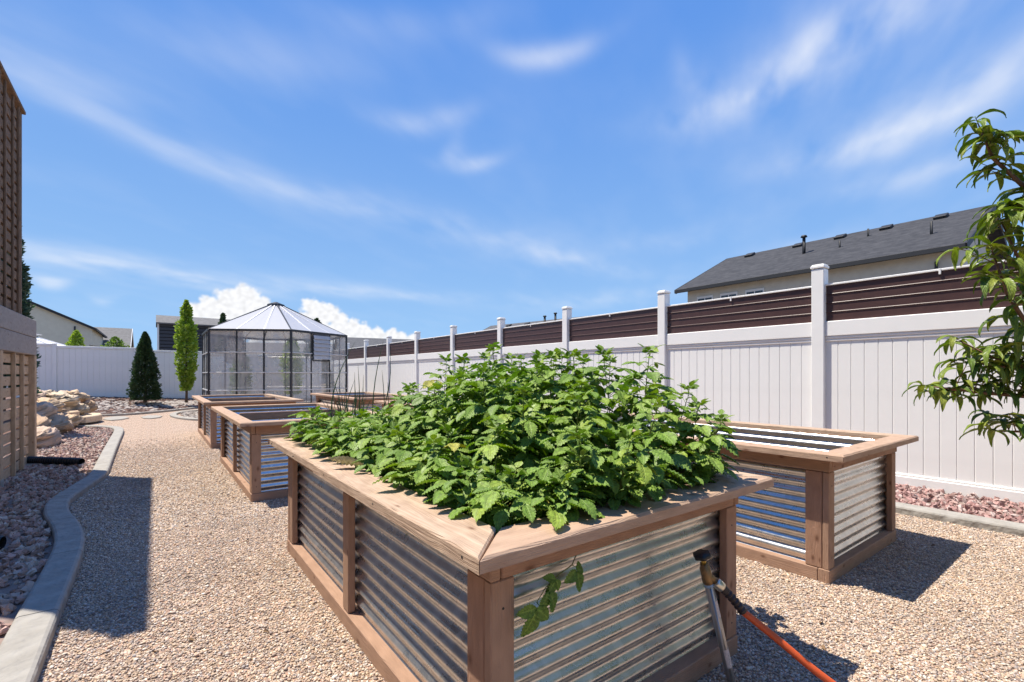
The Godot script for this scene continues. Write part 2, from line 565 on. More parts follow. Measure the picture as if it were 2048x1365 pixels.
	for y in Hh:
		var el := 90.0 - (y + 0.5) / Hh * 180.0
		var row := y * W * 3
		if el < -1.0:
			for x in W:
				data[row + x * 3] = 0.30
				data[row + x * 3 + 1] = 0.26
				data[row + x * 3 + 2] = 0.22
			continue
		var e := maxf(el, 0.0)
		var base := top.lerp(low, pow(1.0 - e / 90.0, 3.0))
		var sy := sin(deg_to_rad(e))
		var cy := cos(deg_to_rad(e))
		for x in W:
			var az := wrapf((x + 0.5) / W * 360.0, -180.0, 180.0)
			var c := base
			var cov := 0.0
			for q in columns_s[x]:
				var dx: float = wrapf(az - q[0], -180.0, 180.0) * cy
				var dy: float = el - q[1]
				if absf(dy) > 16.0: continue
				var t: float = deg_to_rad(q[4])
				var u: float = (dx * cos(t) + dy * sin(t)) / q[2]
				var v: float = (dy * cos(t) - dx * sin(t)) / q[3]
				v -= 0.5 * u * u - 0.2
				var r2 := u * u + v * v
				if r2 < 6.5:
					cov += q[5] * exp(-r2 * 1.1)
			if el < 50.0 and el >= 0.0 or cov > 0.0:
				var ra := deg_to_rad(az)
				var k := 1.0 / (sy + 0.10)
				var px := sin(ra) * cy * k
				var pz := cos(ra) * cy * k
				# feathered streaks, drawn out along one wind direction
				var wx := px * 0.86 + pz * 0.5
				var wz := -px * 0.5 + pz * 0.86
				var f := na.get_noise_2d(wx * 0.7, wz * 1.3) * 0.6 + nb.get_noise_2d(wx * 1.9 + 40.0, wz * 3.6) * 0.4
				var fibre := nc.get_noise_2d(wx * 2.4 + wz * 0.8, wz * 9.0) * 0.16
				var a := cov * clampf(0.52 + f * 0.95 + fibre, 0.0, 1.3) + clampf(f * 0.5 + 0.03, 0.0, 0.22) * 0.2
				a = clampf(a, 0.0, 0.93)
				c = c.lerp(white, a * 0.86)
			var dens := -1.0
			for q in columns_h[x]:
				var dx2: float = wrapf(az - q[0], -180.0, 180.0)
				var dy2: float = el - q[1]
				var rr: float = sqrt(dx2 * dx2 + dy2 * dy2) / q[2]
				dens = maxf(dens, 1.25 - rr)
			if dens > -0.5 and columns_h[x].size():
				var d2: float = dens + nc.get_noise_2d(az * 0.75, el * 0.95) * 0.42 + nb.get_noise_2d(az * 2.2, el * 2.6) * 0.17
				var a2 := smoothstep(0.10, 0.42, d2) * smoothstep(1.0, 3.6, el) * 0.97
				var lum := 0.64 * clampf(0.95 + nc.get_noise_2d(az * 1.4 + 3.0, el * 1.7 - 1.0) * 0.22, 0.78, 1.06)
				c = c.lerp(Color(lum, lum, lum * 1.015), a2)
			var at := row + x * 3
			data[at] = c.r
			data[at + 1] = c.g
			data[at + 2] = c.b
	var im := Image.create_from_data(W, Hh, false, Image.FORMAT_RGBF, data.to_byte_array())
	return ImageTexture.create_from_image(im)

# ---------------------------------------------------------------- planters
const TOP := 0.845
const RAIL_LOW := 0.712

func corrugated(length: float, y0: float, y1: float, seed_: int) -> SurfaceTool:
	# sheet in the xy plane, centred on x, ridges running along x
	var n := noise(seed_, 1.0, 2)
	var st := begin(true)
	var rows := int(ceil((y1 - y0) / 0.068 * 8.0))
	var cols := maxi(3, int(length / 0.25))
	var pt := func(i: int, j: int) -> Vector3:
		var x := -length * 0.5 + length * i / cols
		var y := y0 + (y1 - y0) * j / rows
		var dent := n.get_noise_2d(x * 1.3, y * 2.5) * 0.0018
		return Vector3(x, y, cos(TAU * y / 0.068) * 0.0095 + dent)
	for i in cols:
		for j in rows:
			var q := [pt.call(i, j), pt.call(i + 1, j), pt.call(i + 1, j + 1), pt.call(i, j + 1)]
			var uv := []
			for p in q: uv.append(Vector2(p.x, p.y) + Vector2(seed_ * 0.37, seed_ * 0.21))
			face(st, q, Vector3(0, 0, 1), uv)
	return st

func panel(parent: Node3D, a: Vector3, b: Vector3, seed_: int) -> void:
	var sheet_mat: Material = M.zinc_old if seed_ < 320 or seed_ >= 360 and seed_ < 380 else M.zinc
	var d := b - a
	var st := corrugated(d.length(), 0.06, 0.80, seed_)
	var o := part("corrugated_panel", st, sheet_mat, parent)
	var x := d.normalized()
	o.transform = Transform3D(Basis(x, Vector3.UP, x.cross(Vector3.UP)), (a + b) * 0.5)

# outer corners of the frame x0..x1, d0 (near) .. d1 (far); things are children placed relative to the near-left corner
func planter(x0: float, x1: float, d0: float, d1: float, mids: int, lip: float, brace: bool, soil_y: float, special: bool, label: String, seed_: int) -> Node3D:
	var root := thing("raised_planter", P(x0, 0, d0), label, "planter", "raised garden planters of timber and corrugated steel")
	var w := x1 - x0
	var l := d1 - d0
	var t := 0.038
	var b := 0.089
	var wm: Array = [M.wood, M.wood2]
	# base boards stand proud by 4 mm
	box_part("base_board", Vector3(-0.004, 0, 0.004), Vector3(w + 0.004, b, -0.062), wm[0], root)
	box_part("base_board", Vector3(-0.004, 0, -l - 0.004), Vector3(w + 0.004, b, -l + 0.062), wm[1], root)
	for sx in 2:
		var xa := -0.004 if sx == 0 else w + 0.004
		var xb := 0.062 if sx == 0 else w - 0.062
		box_part("base_board", Vector3(xa, 0, -0.064), Vector3(xb, b - 0.002, -l + 0.064), wm[sx], root)
	# corner posts: one board faces the end, one the side
	for sx in 2:
		for sz in 2:
			var ox := 0.0 if sx == 0 else w
			var ix := 1.0 if sx == 0 else -1.0
			var oz := 0.0 if sz == 0 else -l
			var iz := -1.0 if sz == 0 else 1.0
			box_part("post", Vector3(ox, b + 0.001, oz), Vector3(ox + ix * b, RAIL_LOW - 0.004, oz + iz * t), wm[(sx + sz) % 2], root)
			box_part("post", Vector3(ox + ix * 0.001, b + 0.001, oz + iz * (t + 0.003)), Vector3(ox + ix * t, RAIL_LOW - 0.004, oz + iz * (t + b + 0.012)), wm[(sx + sz + 1) % 2], root)
	# intermediate posts on the long sides
	for k in mids:
		var zc := -l * (k + 1.0) / (mids + 1.0)
		for sx in 2:
			var ox := 0.0 if sx == 0 else w
			var ix := 1.0 if sx == 0 else -1.0
			box_part("post", Vector3(ox, b + 0.001, zc + b * 0.5), Vector3(ox + ix * t, RAIL_LOW - 0.004, zc - b * 0.5), wm[k % 2], root)
	# top rails
	box_part("top_rail", Vector3(-0.006 + t + 0.004, RAIL_LOW, 0.006), Vector3(w + 0.006 - t - 0.004, TOP - 0.044, 0.006 - t), wm[1], root)
	box_part("top_rail", Vector3(-0.006 + t + 0.004, RAIL_LOW, -l - 0.006), Vector3(w + 0.006 - t - 0.004, TOP - 0.044, -l - 0.006 + t), wm[0], root)
	box_part("top_rail", Vector3(-0.006, RAIL_LOW, 0.007), Vector3(-0.006 + t, TOP - 0.044, -l - 0.007), wm[0], root)
	box_part("top_rail", Vector3(w + 0.006, RAIL_LOW, 0.007), Vector3(w + 0.006 - t, TOP - 0.044, -l - 0.007), wm[1], root)
	# steel
	var pi := t + 0.014
	panel(root, Vector3(0.055, 0, -pi), Vector3(w - 0.055, 0, -pi), seed_)
	panel(root, Vector3(w - 0.055, 0, -l + pi), Vector3(0.055, 0, -l + pi), seed_ + 1)
	for k in mids + 1:
		var za := -0.066 - (l - 0.132) * k / (mids + 1.0)
		var zb := -0.066 - (l - 0.132) * (k + 1.0) / (mids + 1.0)
		panel(root, Vector3(pi, 0, zb), Vector3(pi, 0, za), seed_ + 2 + k)
		panel(root, Vector3(w - pi, 0, za), Vector3(w - pi, 0, zb), seed_ + 8 + k)
	# mitred lip boards
	var ov := 0.118
	var lx0 := -ov
	var lx1 := w + ov
	var lz0 := ov
	var lz1 := -l - ov
	var gap := 0.011 if special else 0.003
	var g2 := 0.0016
	var lm: Array = [M.wood_top, M.wood_top2]
	var near := [Vector2(lx0 + g2, lz0), Vector2(lx1 - g2, lz0), Vector2(lx1 - lip - g2, lz0 - lip), Vector2(lx0 + lip + gap, lz0 - lip)]
	var far := [Vector2(lx0 + g2, lz1), Vector2(lx0 + lip + g2, lz1 + lip), Vector2(lx1 - lip - g2, lz1 + lip), Vector2(lx1 - g2, lz1)]
	var stn := begin()
	plate(stn, near, TOP - 0.042, TOP, 0.009, Vector2(1, 0))
	part("lip_board", stn, lm[1], root)
	var stf := begin()
	plate(stf, far, TOP - 0.043, TOP - 0.001, 0.006, Vector2(1, 0))
	part("lip_board", stf, lm[1], root)
	for sx in 2:
		var oa := lx0 if sx == 0 else lx1
		var ia := lx0 + lip if sx == 0 else lx1 - lip
		var cuts := [0.0, 1.0]
		if special and sx == 0: cuts = [0.0, 0.56, 1.0]
		for k in cuts.size() - 1:
			var za := lz0 - g2 + (lz1 - lz0 + 2 * g2) * float(cuts[k])
			var zb := lz0 - g2 + (lz1 - lz0 + 2 * g2) * float(cuts[k + 1])
			var ja := za - lip if k == 0 else za - 0.005
			var oa_z := za if k == 0 else za - 0.005
			var jb := zb + lip if k == cuts.size() - 2 else zb + 0.005
			var ob_z := zb if k == cuts.size() - 2 else zb + 0.005
			var st := begin()
			var sh := 0.012 if special and k == 1 else 0.0
			plate(st, [Vector2(oa + sh, oa_z), Vector2(oa + sh, ob_z), Vector2(ia + sh, jb), Vector2(ia + sh, ja)], TOP - 0.044, TOP - 0.002 + (0.003 if k == 0 and special else 0.0), 0.006, Vector2(0, 1))
			part("lip_board", st, lm[0] if special or sx == 1 else lm[1], root)
	if brace:
		box_part("cross_brace", Vector3(0.075, TOP - 0.10, -l * 0.5 + 0.02), Vector3(w - 0.075, TOP - 0.011, -l * 0.5 - 0.02), wm[0], root)
	# screw heads
	var sc := begin()
	for q in [[0.045, 0.62, 0.001], [0.045, 0.16, 0.001], [w - 0.045, 0.62, 0.001], [w - 0.045, 0.16, 0.001]]:
		tube(sc, [Vector3(q[0], q[1], q[2] - 0.004), Vector3(q[0], q[1], q[2])], [0.0045, 0.0045], 7)
	for k in 5:
		tube(sc, [Vector3(lx0 + 0.004, TOP - 0.022, -l * k / 4.0 + 0.03), Vector3(lx0 - 0.001, TOP - 0.022, -l * k / 4.0 + 0.03)], [0.0045, 0.0045], 7)
	part("screws", sc, M.dark_trim, root)
	# soil with a broken surface
	var so := begin(true)
	var nz := noise(seed_ + 50, 3.0, 4)
	var nx := 16
	var nl := 28
	var sp := func(i: int, j: int) -> Vector3:
		var x := 0.06 + (w - 0.12) * i / nx
		var z := -0.06 - (l - 0.12) * j / nl
		return Vector3(x, soil_y + nz.get_noise_2d(x, z) * 0.03, z)
	for i in nx:
		for j in nl:
			var q := [sp.call(i, j), sp.call(i + 1, j), sp.call(i + 1, j + 1), sp.call(i, j + 1)]
			face(so, q, Vector3.UP, [Vector2.ZERO, Vector2.ZERO, Vector2.ZERO, Vector2.ZERO])
	part("soil", so, M.soil, root)
	return root

# ---------------------------------------------------------------- plants
# one serrated, pleated leaflet growing along +x from "at"; up is +y of the basis
func leaflet(st: SurfaceTool, T: Transform3D, length: float, width: float, droop: float, cup: float) -> void:
	var n := 15
	var rows := []
	for i in n + 1:
		var t := float(i) / n
		var half := width * 0.5 * pow(sin(PI * pow(t, 0.78)), 0.82) * (1.0 - 0.12 * t)
		if i == n: half = 0.0
		var tooth := 1.0 if i % 2 == 1 else 0.84
		var lift := 0.022 * length if i % 2 == 0 else -0.022 * length
		var y := -droop * t * t * length
		var x := length * t * (1.0 - 0.18 * droop * t)
		var row := []
		for sgn in [-1.0, -0.5, 0.0, 0.5, 1.0]:
			var a := absf(sgn)
			var z: float = sgn * half * (tooth if a == 1.0 else 1.0)
			var fwd := a * half * 0.32
			var yy := y + (cup * half * (a * a * 1.2 - a * 0.5)) + (lift * 2.0 if a == 0.5 else lift * a)
			row.append([Vector3(x + fwd * (1.0 - t), yy, z), Vector2(0.5 + sgn * 0.5, t)])
		rows.append(row)
	for i in n:
		for k in 4:
			var q := [rows[i][k], rows[i + 1][k], rows[i + 1][k + 1], rows[i][k + 1]]
			var pts := []
			var uvs := []
			for p in q:
				pts.append(T * p[0])
				uvs.append(p[1])
			if i == n - 1:
				pts.remove_at(2)
				uvs.remove_at(2)
			face(st, pts, T.basis.y, uvs)

# compound raspberry leaf: stalk from the origin along +x, three or five leaflets
func raspberry_leaf(seed_: int, five: bool, size: float, stalk := 1.0) -> Mesh:
	var r := RandomNumberGenerator.new()
	r.seed = seed_
	var st := begin(true)
	var pl := size * r.randf_range(0.6, 0.95) * stalk
	var tip := Vector3(pl, pl * r.randf_range(0.15, 0.4), 0)
	tube(st, [Vector3.ZERO, tip * 0.5 + Vector3(0, 0.012 * size / 0.1, 0), tip], [0.0018, 0.0015, 0.0012], 5, false)
	var end := tip + Vector3(size * 0.22 * stalk, -size * 0.01, 0)
	tube(st, [tip, end], [0.0012, 0.001], 4, false)
	leaflet(st, Transform3D(Basis(Vector3.BACK, -r.randf_range(0.1, 0.4)), end), size, size * r.randf_range(0.62, 0.74), r.randf_range(0.1, 0.4), r.randf_range(0.0, 0.35))
	for sg in [-1.0, 1.0]:
		var a: float = sg * r.randf_range(1.05, 1.45)
		var bs := Basis(Vector3.UP, a) * Basis(Vector3.BACK, r.randf_range(-0.35, 0.1)) * Basis(Vector3.RIGHT, r.randf_range(-0.3, 0.3))
		leaflet(st, Transform3D(bs, tip), size * r.randf_range(0.74, 0.88), size * r.randf_range(0.48, 0.58), r.randf_range(0.1, 0.4), r.randf_range(0.0, 0.35))
		if five:
			var a2: float = sg * r.randf_range(1.7, 2.0)
			leaflet(st, Transform3D(Basis(Vector3.UP, a2) * Basis(Vector3.BACK, r.randf_range(-0.35, 0.0)), tip), size * 0.55, size * 0.36, 0.2, 0.2)
	st.generate_normals()
	return st.commit()

func raspberry_height(x: float, d: float) -> float:
	# height of the thicket above the lip over the planter bed
	var right := smoothstep(0.95, 1.55, x)
	var nearish := 1.0 - smoothstep(2.7, 3.3, d)
	var h := lerpf(0.15, 0.53, right * nearish)
	h += 0.03 * smoothstep(2.7, 3.6, d) * (1.0 - right)
	h *= lerpf(1.0, 0.70, smoothstep(2.02, 2.22, x))
	h *= lerpf(0.50, 1.0, smoothstep(1.2, 1.75, d))
	return h

func raspberries() -> void:
	var mats := [
		leaf_mat(s(0.165, 0.275, 0.046), s(0.28, 0.40, 0.04), 0.46, 0.42, 8, 1),
		leaf_mat(s(0.200, 0.310, 0.054), s(0.32, 0.44, 0.04), 0.46, 0.42, 8, 2),
		leaf_mat(s(0.135, 0.230, 0.040), s(0.22, 0.34, 0.03), 0.46, 0.38, 8, 3),
		leaf_mat(s(0.245, 0.345, 0.052), s(0.36, 0.46, 0.04), 0.46, 0.35, 8, 4),
		leaf_mat(s(0.33, 0.33, 0.06), s(0.3, 0.3, 0.04), 0.6, 0.3, 8, 5)]
	M.rasp = mats
	var big := []
	for k in 7: big.append(raspberry_leaf(100 + k, k % 3 == 2, 0.105))
	var small := []
	for k in 4: small.append(raspberry_leaf(140 + k, false, 0.062))
	M.rasp_big = big
	M.rasp_small = small
	var stem_mat := plain(s(0.12, 0.15, 0.035), 0.6)
	M.rasp_stem = stem_mat
	var spots := []
	var tries := 0
	while spots.size() < 92 and tries < 9000:
		tries += 1
		var x := rng.randf_range(0.90, 2.17)
		var d := rng.randf_range(1.25, 3.88)
		var ok := true
		for q in spots:
			if Vector2(q.x - x, q.y - d).length() < 0.15: ok = false
		if ok: spots.append(Vector2(x, d))
	for q in spots:
		var h := raspberry_height(q.x, q.y) * rng.randf_range(0.82, 1.12) + 0.19
		if rng.randf() < 0.08 and q.x > 1.35 and q.y < 3.0: h += 0.13
		var root := thing("raspberry_plant", P(q.x, 0.655, q.y), "leafy green raspberry plant growing in the thicket that fills one planter", "plant", "raspberry plants crowding one planter")
		var lean := Vector3(rng.randf_range(-0.10, 0.10), 0, rng.randf_range(-0.10, 0.10))
		# outer canes lean out over the lip a little
		lean += Vector3(0.07 * smoothstep(1.7, 2.17, q.x) - 0.03 * smoothstep(1.3, 0.9, q.x), 0, 0.10 * smoothstep(1.75, 1.25, q.y) - 0.04 * smoothstep(3.4, 3.88, q.y))
		var pts := []
		for k in 6:
			var t := k / 5.0
			pts.append(Vector3(0, h * t, 0) + lean * t * t)
		var st := begin(true)
		tube(st, pts, [0.0045, 0.004, 0.0036, 0.003, 0.0024, 0.0016], 6, false)
		part("cane", st, stem_mat, root)
		var n := int(14 + h * 32)
		var az := rng.randf() * TAU
		for k in n:
			var t := lerpf(0.16, 1.0, pow((k + 0.5) / n, 0.85))
			az += 2.4 + rng.randf_range(-0.4, 0.4)
			var f := t * 5.0
			var i := mini(int(f), 4)
			var at: Vector3 = pts[i].lerp(pts[i + 1], f - i)
			var sz := lerpf(1.0, 0.72, smoothstep(0.75, 1.0, t)) * rng.randf_range(0.66, 1.22)
			var up := lerpf(-0.40, 0.25, smoothstep(0.5, 1.0, t)) + rng.randf_range(-0.25, 0.25)
			var reach := 0.24 * sz
			var tipx: float = q.x + at.x + cos(az) * reach
			var tipd: float = q.y - (at.z - sin(az) * reach)
			var y_abs := 0.655 + at.y
			var over: bool = tipx < 0.90 or tipx > 2.13 or tipd < 1.28 or tipd > 3.90
			if y_abs < 0.815 and over: continue
			if over: up = maxf(up, -0.05 if y_abs > 0.94 else 0.22)
			var o := MeshInstance3D.new()
			o.name = "leaf"
			o.mesh = (big if t < 0.93 else small)[rng.randi() % (7 if t < 0.93 else 4)]
			var pick := rng.randf()
			o.material_override = mats[0] if pick < 0.40 else mats[1] if pick < 0.70 else mats[2] if pick < 0.83 else mats[3] if pick < 0.994 else mats[4]
			o.transform = Transform3D(Basis(Vector3.UP, az) * Basis(Vector3.BACK, up) * Basis(Vector3.RIGHT, rng.randf_range(-0.35, 0.35)) * Basis().scaled(Vector3.ONE * sz), at)
			root.add_child(o, true)
		for k in 4:
			var o := part_mesh("leaf", small[k], mats[k % 4], root)
			o.transform = Transform3D(Basis(Vector3.UP, az + k * 1.7) * Basis(Vector3.BACK, rng.randf_range(0.7, 1.15)) * Basis().scaled(Vector3.ONE * rng.randf_range(0.6, 0.9)), pts[5])
	# low shoots that spill over the near-left corner and the left lip
	for q in [[1.02, 1.36, -1.9], [0.98, 1.52, 2.9], [1.28, 1.32, -1.5], [0.97, 1.95, 3.0], [0.96, 2.3, 2.6], [0.98, 2.75, 3.1], [0.98, 3.2, 2.8], [1.6, 1.29, -1.4], [1.85, 1.29, -1.2], [0.98, 3.6, 3.0], [1.42, 1.28, -1.7], [2.05, 1.30, -0.9], [2.10, 1.55, -0.2], [2.10, 1.9, 0.1], [1.15, 1.29, -1.6]]:
		var root := thing("raspberry_shoot", P(q[0], 0.67, q[1]), "low raspberry shoot resting its leaves on the planter's lip", "plant", "raspberry shoots along the planter lip")
		var a: float = q[2]
		var tip := Vector3(cos(a) * 0.05, 0.215, -sin(a) * 0.05)
		var st := begin(true)
		tube(st, [Vector3.ZERO, Vector3(0, 0.13, 0), tip], [0.003, 0.0026, 0.002], 5, false)
		part("cane", st, stem_mat, root)
		for k in 5:
			var o := part_mesh("leaf", big[rng.randi() % 7], mats[rng.randi() % 3], root)
			var aa: float = a + [0.0, 0.7, -0.7, 1.6, -1.6][k]
			o.transform = Transform3D(Basis(Vector3.UP, aa) * Basis(Vector3.BACK, rng.randf_range(-0.05, 0.18)) * Basis().scaled(Vector3.ONE * rng.randf_range(0.6, 0.9)), tip - Vector3(0, 0.012 * k, 0))
	# shoot that has found its way out under the front rail
	var root2 := thing("raspberry_runner", P(1.18, 0.70, 1.196), "raspberry runner hanging out below the planter's front rail over the steel", "plant")
	var st2 := begin(true)
	var run := [Vector3.ZERO, Vector3(-0.05, -0.015, 0.03), Vector3(-0.14, -0.02, 0.055), Vector3(-0.20, -0.04, 0.065), Vector3(-0.235, -0.075, 0.065)]
	tube(st2, run, [0.0022, 0.002, 0.0018, 0.0016, 0.0012], 5)
	part("cane", st2, stem_mat, root2)
	for q in [[1, -1.2, 0.95], [2, -2.4, 0.7], [3, -1.0, 1.0], [4, -1.95, 1.15]]:
		var o := part_mesh("leaf", raspberry_leaf(170 + int(q[0]), false, 0.105, 0.25), mats[2 if q[0] % 2 else 0], root2)
		var dx := Vector3(cos(q[1]), sin(q[1]), 0.25).normalized()
		var dz := dx.cross(Vector3(0.15, 0.45, 1.0)).normalized()
		o.transform = Transform3D(Basis(dx, dz.cross(dx), dz) * Basis().scaled(Vector3.ONE * float(q[2]) * 0.85), run[q[0]])
	# pale dried leaf lying on the left lip
	var dry := leaf_mat(s(0.42, 0.40, 0.26), s(0.2, 0.2, 0.1), 0.8, 0.3, 7, 9)
	var st3 := begin(true)
	leaflet(st3, Transform3D(Basis(Vector3.RIGHT, 0.5), Vector3.ZERO), 0.17, 0.09, -0.25, 0.9)
	var dl := part("dried_leaf", st3, dry, self)
	dl.transform = Transform3D(Basis(Vector3.UP, 2.75), P(0.86, TOP + 0.022, 2.42))
	tag(dl, "pale curled dry leaf lying on the planter lip beside the raspberries", "leaf")

# upright rush-like blades of onions gone tall
func blades(called: String, at: Vector3, list: Array, mat: Material, label: String, category: String, group := "") -> Node3D:
	var root := thing(called, at, label, category, group)
	for q in list:
		# q: foot x, foot z, tip x, tip y, tip z, bend, radius
		var pts := []
		for k in 8:
			var t := k / 7.0
			var p := Vector3(q[0], 0, q[1]).lerp(Vector3(q[2], q[3], q[4]), t)
			p.x += sin(t * PI) * q[5]
			pts.append(p)
		var st := begin(true)
		tube(st, pts, [q[6], q[6], q[6] * 0.95, q[6] * 0.9, q[6] * 0.8, q[6] * 0.7, q[6] * 0.5, q[6] * 0.15], 6, false)
		part("blade", st, mat, root)
	return root

func peach_leaf(seed_: int) -> Mesh:
	var r := RandomNumberGenerator.new()
	r.seed = seed_
	var st := begin(true)
	var n := 10
	var L := 0.155
	var bend := r.randf_range(1.3, 2.4)
	var twist := r.randf_range(-0.9, 0.9)
	var wave := r.randf_range(0.0, TAU)
	var rows := []
	var pos := Vector3.ZERO
	for i in n + 1:
		var t := float(i) / n
		var pitch := 0.5 - bend * t
		var fw := Vector3(cos(pitch), sin(pitch), 0)
		if i: pos += fw * (L / n)
		var half := 0.0150 * pow(sin(PI * pow(t, 0.85)), 0.8) + 0.0006
		if i == n: half = 0.0003
		var side := Vector3(0, 0, 1).rotated(fw, twist * t)
		var upv := side.cross(fw).normalized()
		if upv.y < 0: upv = -upv
		var row := []
		for sg in [-1.0, 0.0, 1.0]:
			var rip := sin(t * 15.0 + wave + sg) * 0.0022 * absf(sg)
			row.append([pos + side * sg * half + upv * (absf(sg) * half * 0.55 + rip), Vector2(0.5 + sg * 0.5, t)])
		rows.append(row)
	for i in n:
		for k in 2:
			var q := [rows[i][k], rows[i + 1][k], rows[i + 1][k + 1], rows[i][k + 1]]
			var pts := []
			var uvs := []
			for p in q:
				pts.append(p[0])
				uvs.append(p[1])
			face(st, pts, Vector3(0.2, 1, 0), uvs)
	st.generate_normals()
	return st.commit()

func peach_tree() -> void:
	var root := thing("peach_tree", P(3.78, 0, 0.02), "peach tree with long drooping leaves beside the emptier planter", "tree")
	var bark := mottled(s(0.10, 0.065, 0.045), s(0.20, 0.14, 0.10), 6.0, 95, 0.9, 4, 0.6)
	var twig := plain(s(0.17, 0.085, 0.045), 0.6)
	var mats := [leaf_mat(s(0.150, 0.220, 0.030), s(0.30, 0.40, 0.03), 0.40, 0.25, 9, 21), leaf_mat(s(0.195, 0.265, 0.038), s(0.36, 0.44, 0.03), 0.40, 0.25, 9, 22), leaf_mat(s(0.105, 0.17, 0.025), s(0.22, 0.32, 0.02), 0.40, 0.22, 9, 23), leaf_mat(s(0.24, 0.28, 0.045), s(0.34, 0.40, 0.03), 0.42, 0.25, 9, 24)]
	var leaves := []
	for k in 6: leaves.append(peach_leaf(200 + k))
	var base := Vector3(3.78, 0, -0.02)
	var st := begin(true)
	tube(st, [Vector3.ZERO, Vector3(-0.01, 0.35, 0.02), Vector3(0.02, 0.75, 0.03), Vector3(0.03, 1.0, 0.02)], [0.055, 0.046, 0.042, 0.036], 10)
	part("trunk", st, bark, root)
	# boughs as world points (x, y, d): first the leader, then those that reach into view
	var boughs := [
		[[3.81, 1.0, 0.0], [3.80, 1.5, 0.02], [3.72, 2.0, 0.07], [3.62, 2.45, 0.14]],
		[[3.80, 0.95, 0.0], [3.62, 1.15, 0.16], [3.42, 1.33, 0.34], [3.24, 1.50, 0.56]],
		[[3.62, 1.15, 0.16], [3.46, 1.22, 0.32], [3.33, 1.24, 0.50], [3.22, 1.27, 0.67]],
		[[3.80, 1.5, 0.02], [3.57, 1.66, 0.22], [3.38, 1.86, 0.36], [3.28, 2.08, 0.42]],
		[[3.80, 0.95, 0.0], [3.60, 1.02, 0.18], [3.44, 1.05, 0.33], [3.35, 1.05, 0.43]],
		[[3.72, 2.0, 0.07], [3.49, 2.2, 0.32], [3.36, 2.42, 0.46], [3.30, 2.58, 0.50]],
		[[3.62, 1.15, 0.16], [3.44, 1.46, 0.30], [3.30, 1.72, 0.40], [3.22, 1.92, 0.44]],
		[[3.80, 0.95, 0.0], [3.56, 1.2, 0.2], [3.40, 1.36, 0.36], [3.30, 1.38, 0.47]],
		[[3.72, 2.0, 0.07], [3.50, 2.10, 0.24], [3.40, 2.16, 0.33], [3.34, 2.14, 0.38]],
		[[3.81, 1.0, 0.0], [4.05, 1.5, -0.1], [4.25, 2.0, -0.2], [4.35, 2.4, -0.25]],
		[[3.81, 1.0, 0.0], [3.9, 1.4, -0.3], [3.95, 1.9, -0.6], [4.0, 2.3, -0.8]]]
	var counted := 0
	var rest := []
	var bi := 0
	for b in boughs:
		var pts := []
		for q in b: pts.append(P(q[0], q[1], q[2]) - base)
		var stb := begin(true)
		tube(stb, pts, [0.017, 0.012, 0.008, 0.003] if bi != 0 else [0.03, 0.022, 0.014, 0.006], 7)
		part("branch", stb, twig if bi != 0 else bark, root)
		# side twigs with whorls of leaves
		var nt := 11
		for k in nt:
			var t := lerpf(0.28, 1.0, (k + 0.5) / nt)
			var f := t * 3.0
			var i := mini(int(f), 2)
			var at: Vector3 = pts[i].lerp(pts[i + 1], f - i)
			var along: Vector3 = (pts[i + 1] - pts[i]).normalized()
			var out := (along * 0.6 + Vector3(rng.randf_range(-1, 1), rng.randf_range(-0.3, 0.9), rng.randf_range(-1, 1)).normalized()).normalized()
			var ln := rng.randf_range(0.05, 0.19)
			if k == nt - 1:
				out = along
				ln = 0.06
			var end := at + out * ln
			var stt := begin(true)
			tube(stt, [at, at + out * ln * 0.5 + Vector3(0, 0.004, 0), end], [0.0028, 0.0022, 0.0014], 5, false)
			part("twig", stt, twig, root)
			var nl := rng.randi_range(5, 8)
			var az := rng.randf() * TAU
			for j in nl:
				az += 2.4
				var wh := at.lerp(end, lerpf(0.2, 1.0, (j + 1.0) / nl))
				var bs := Basis(Vector3.UP, az) * Basis(Vector3.BACK, rng.randf_range(-0.5, 0.45)) * Basis().scaled(Vector3.ONE * rng.randf_range(0.7, 1.15))
				var T := Transform3D(bs, wh)
				if bi < 9 and counted < 298 and (bi * 7 + k + j) % 2 == 0:
					counted += 1
					var o := part_mesh("leaf", leaves[rng.randi() % 6], mats[[0, 0, 1, 1, 2, 3][rng.randi() % 6]], root)
					o.transform = T
				else:
					rest.append(T)
		bi += 1
	for k in 4:
		var some := []
		for i in rest.size():
			if i % 4 == k: some.append(rest[i])
		scatter("foliage", leaves[k], mats[k], some, [], root)

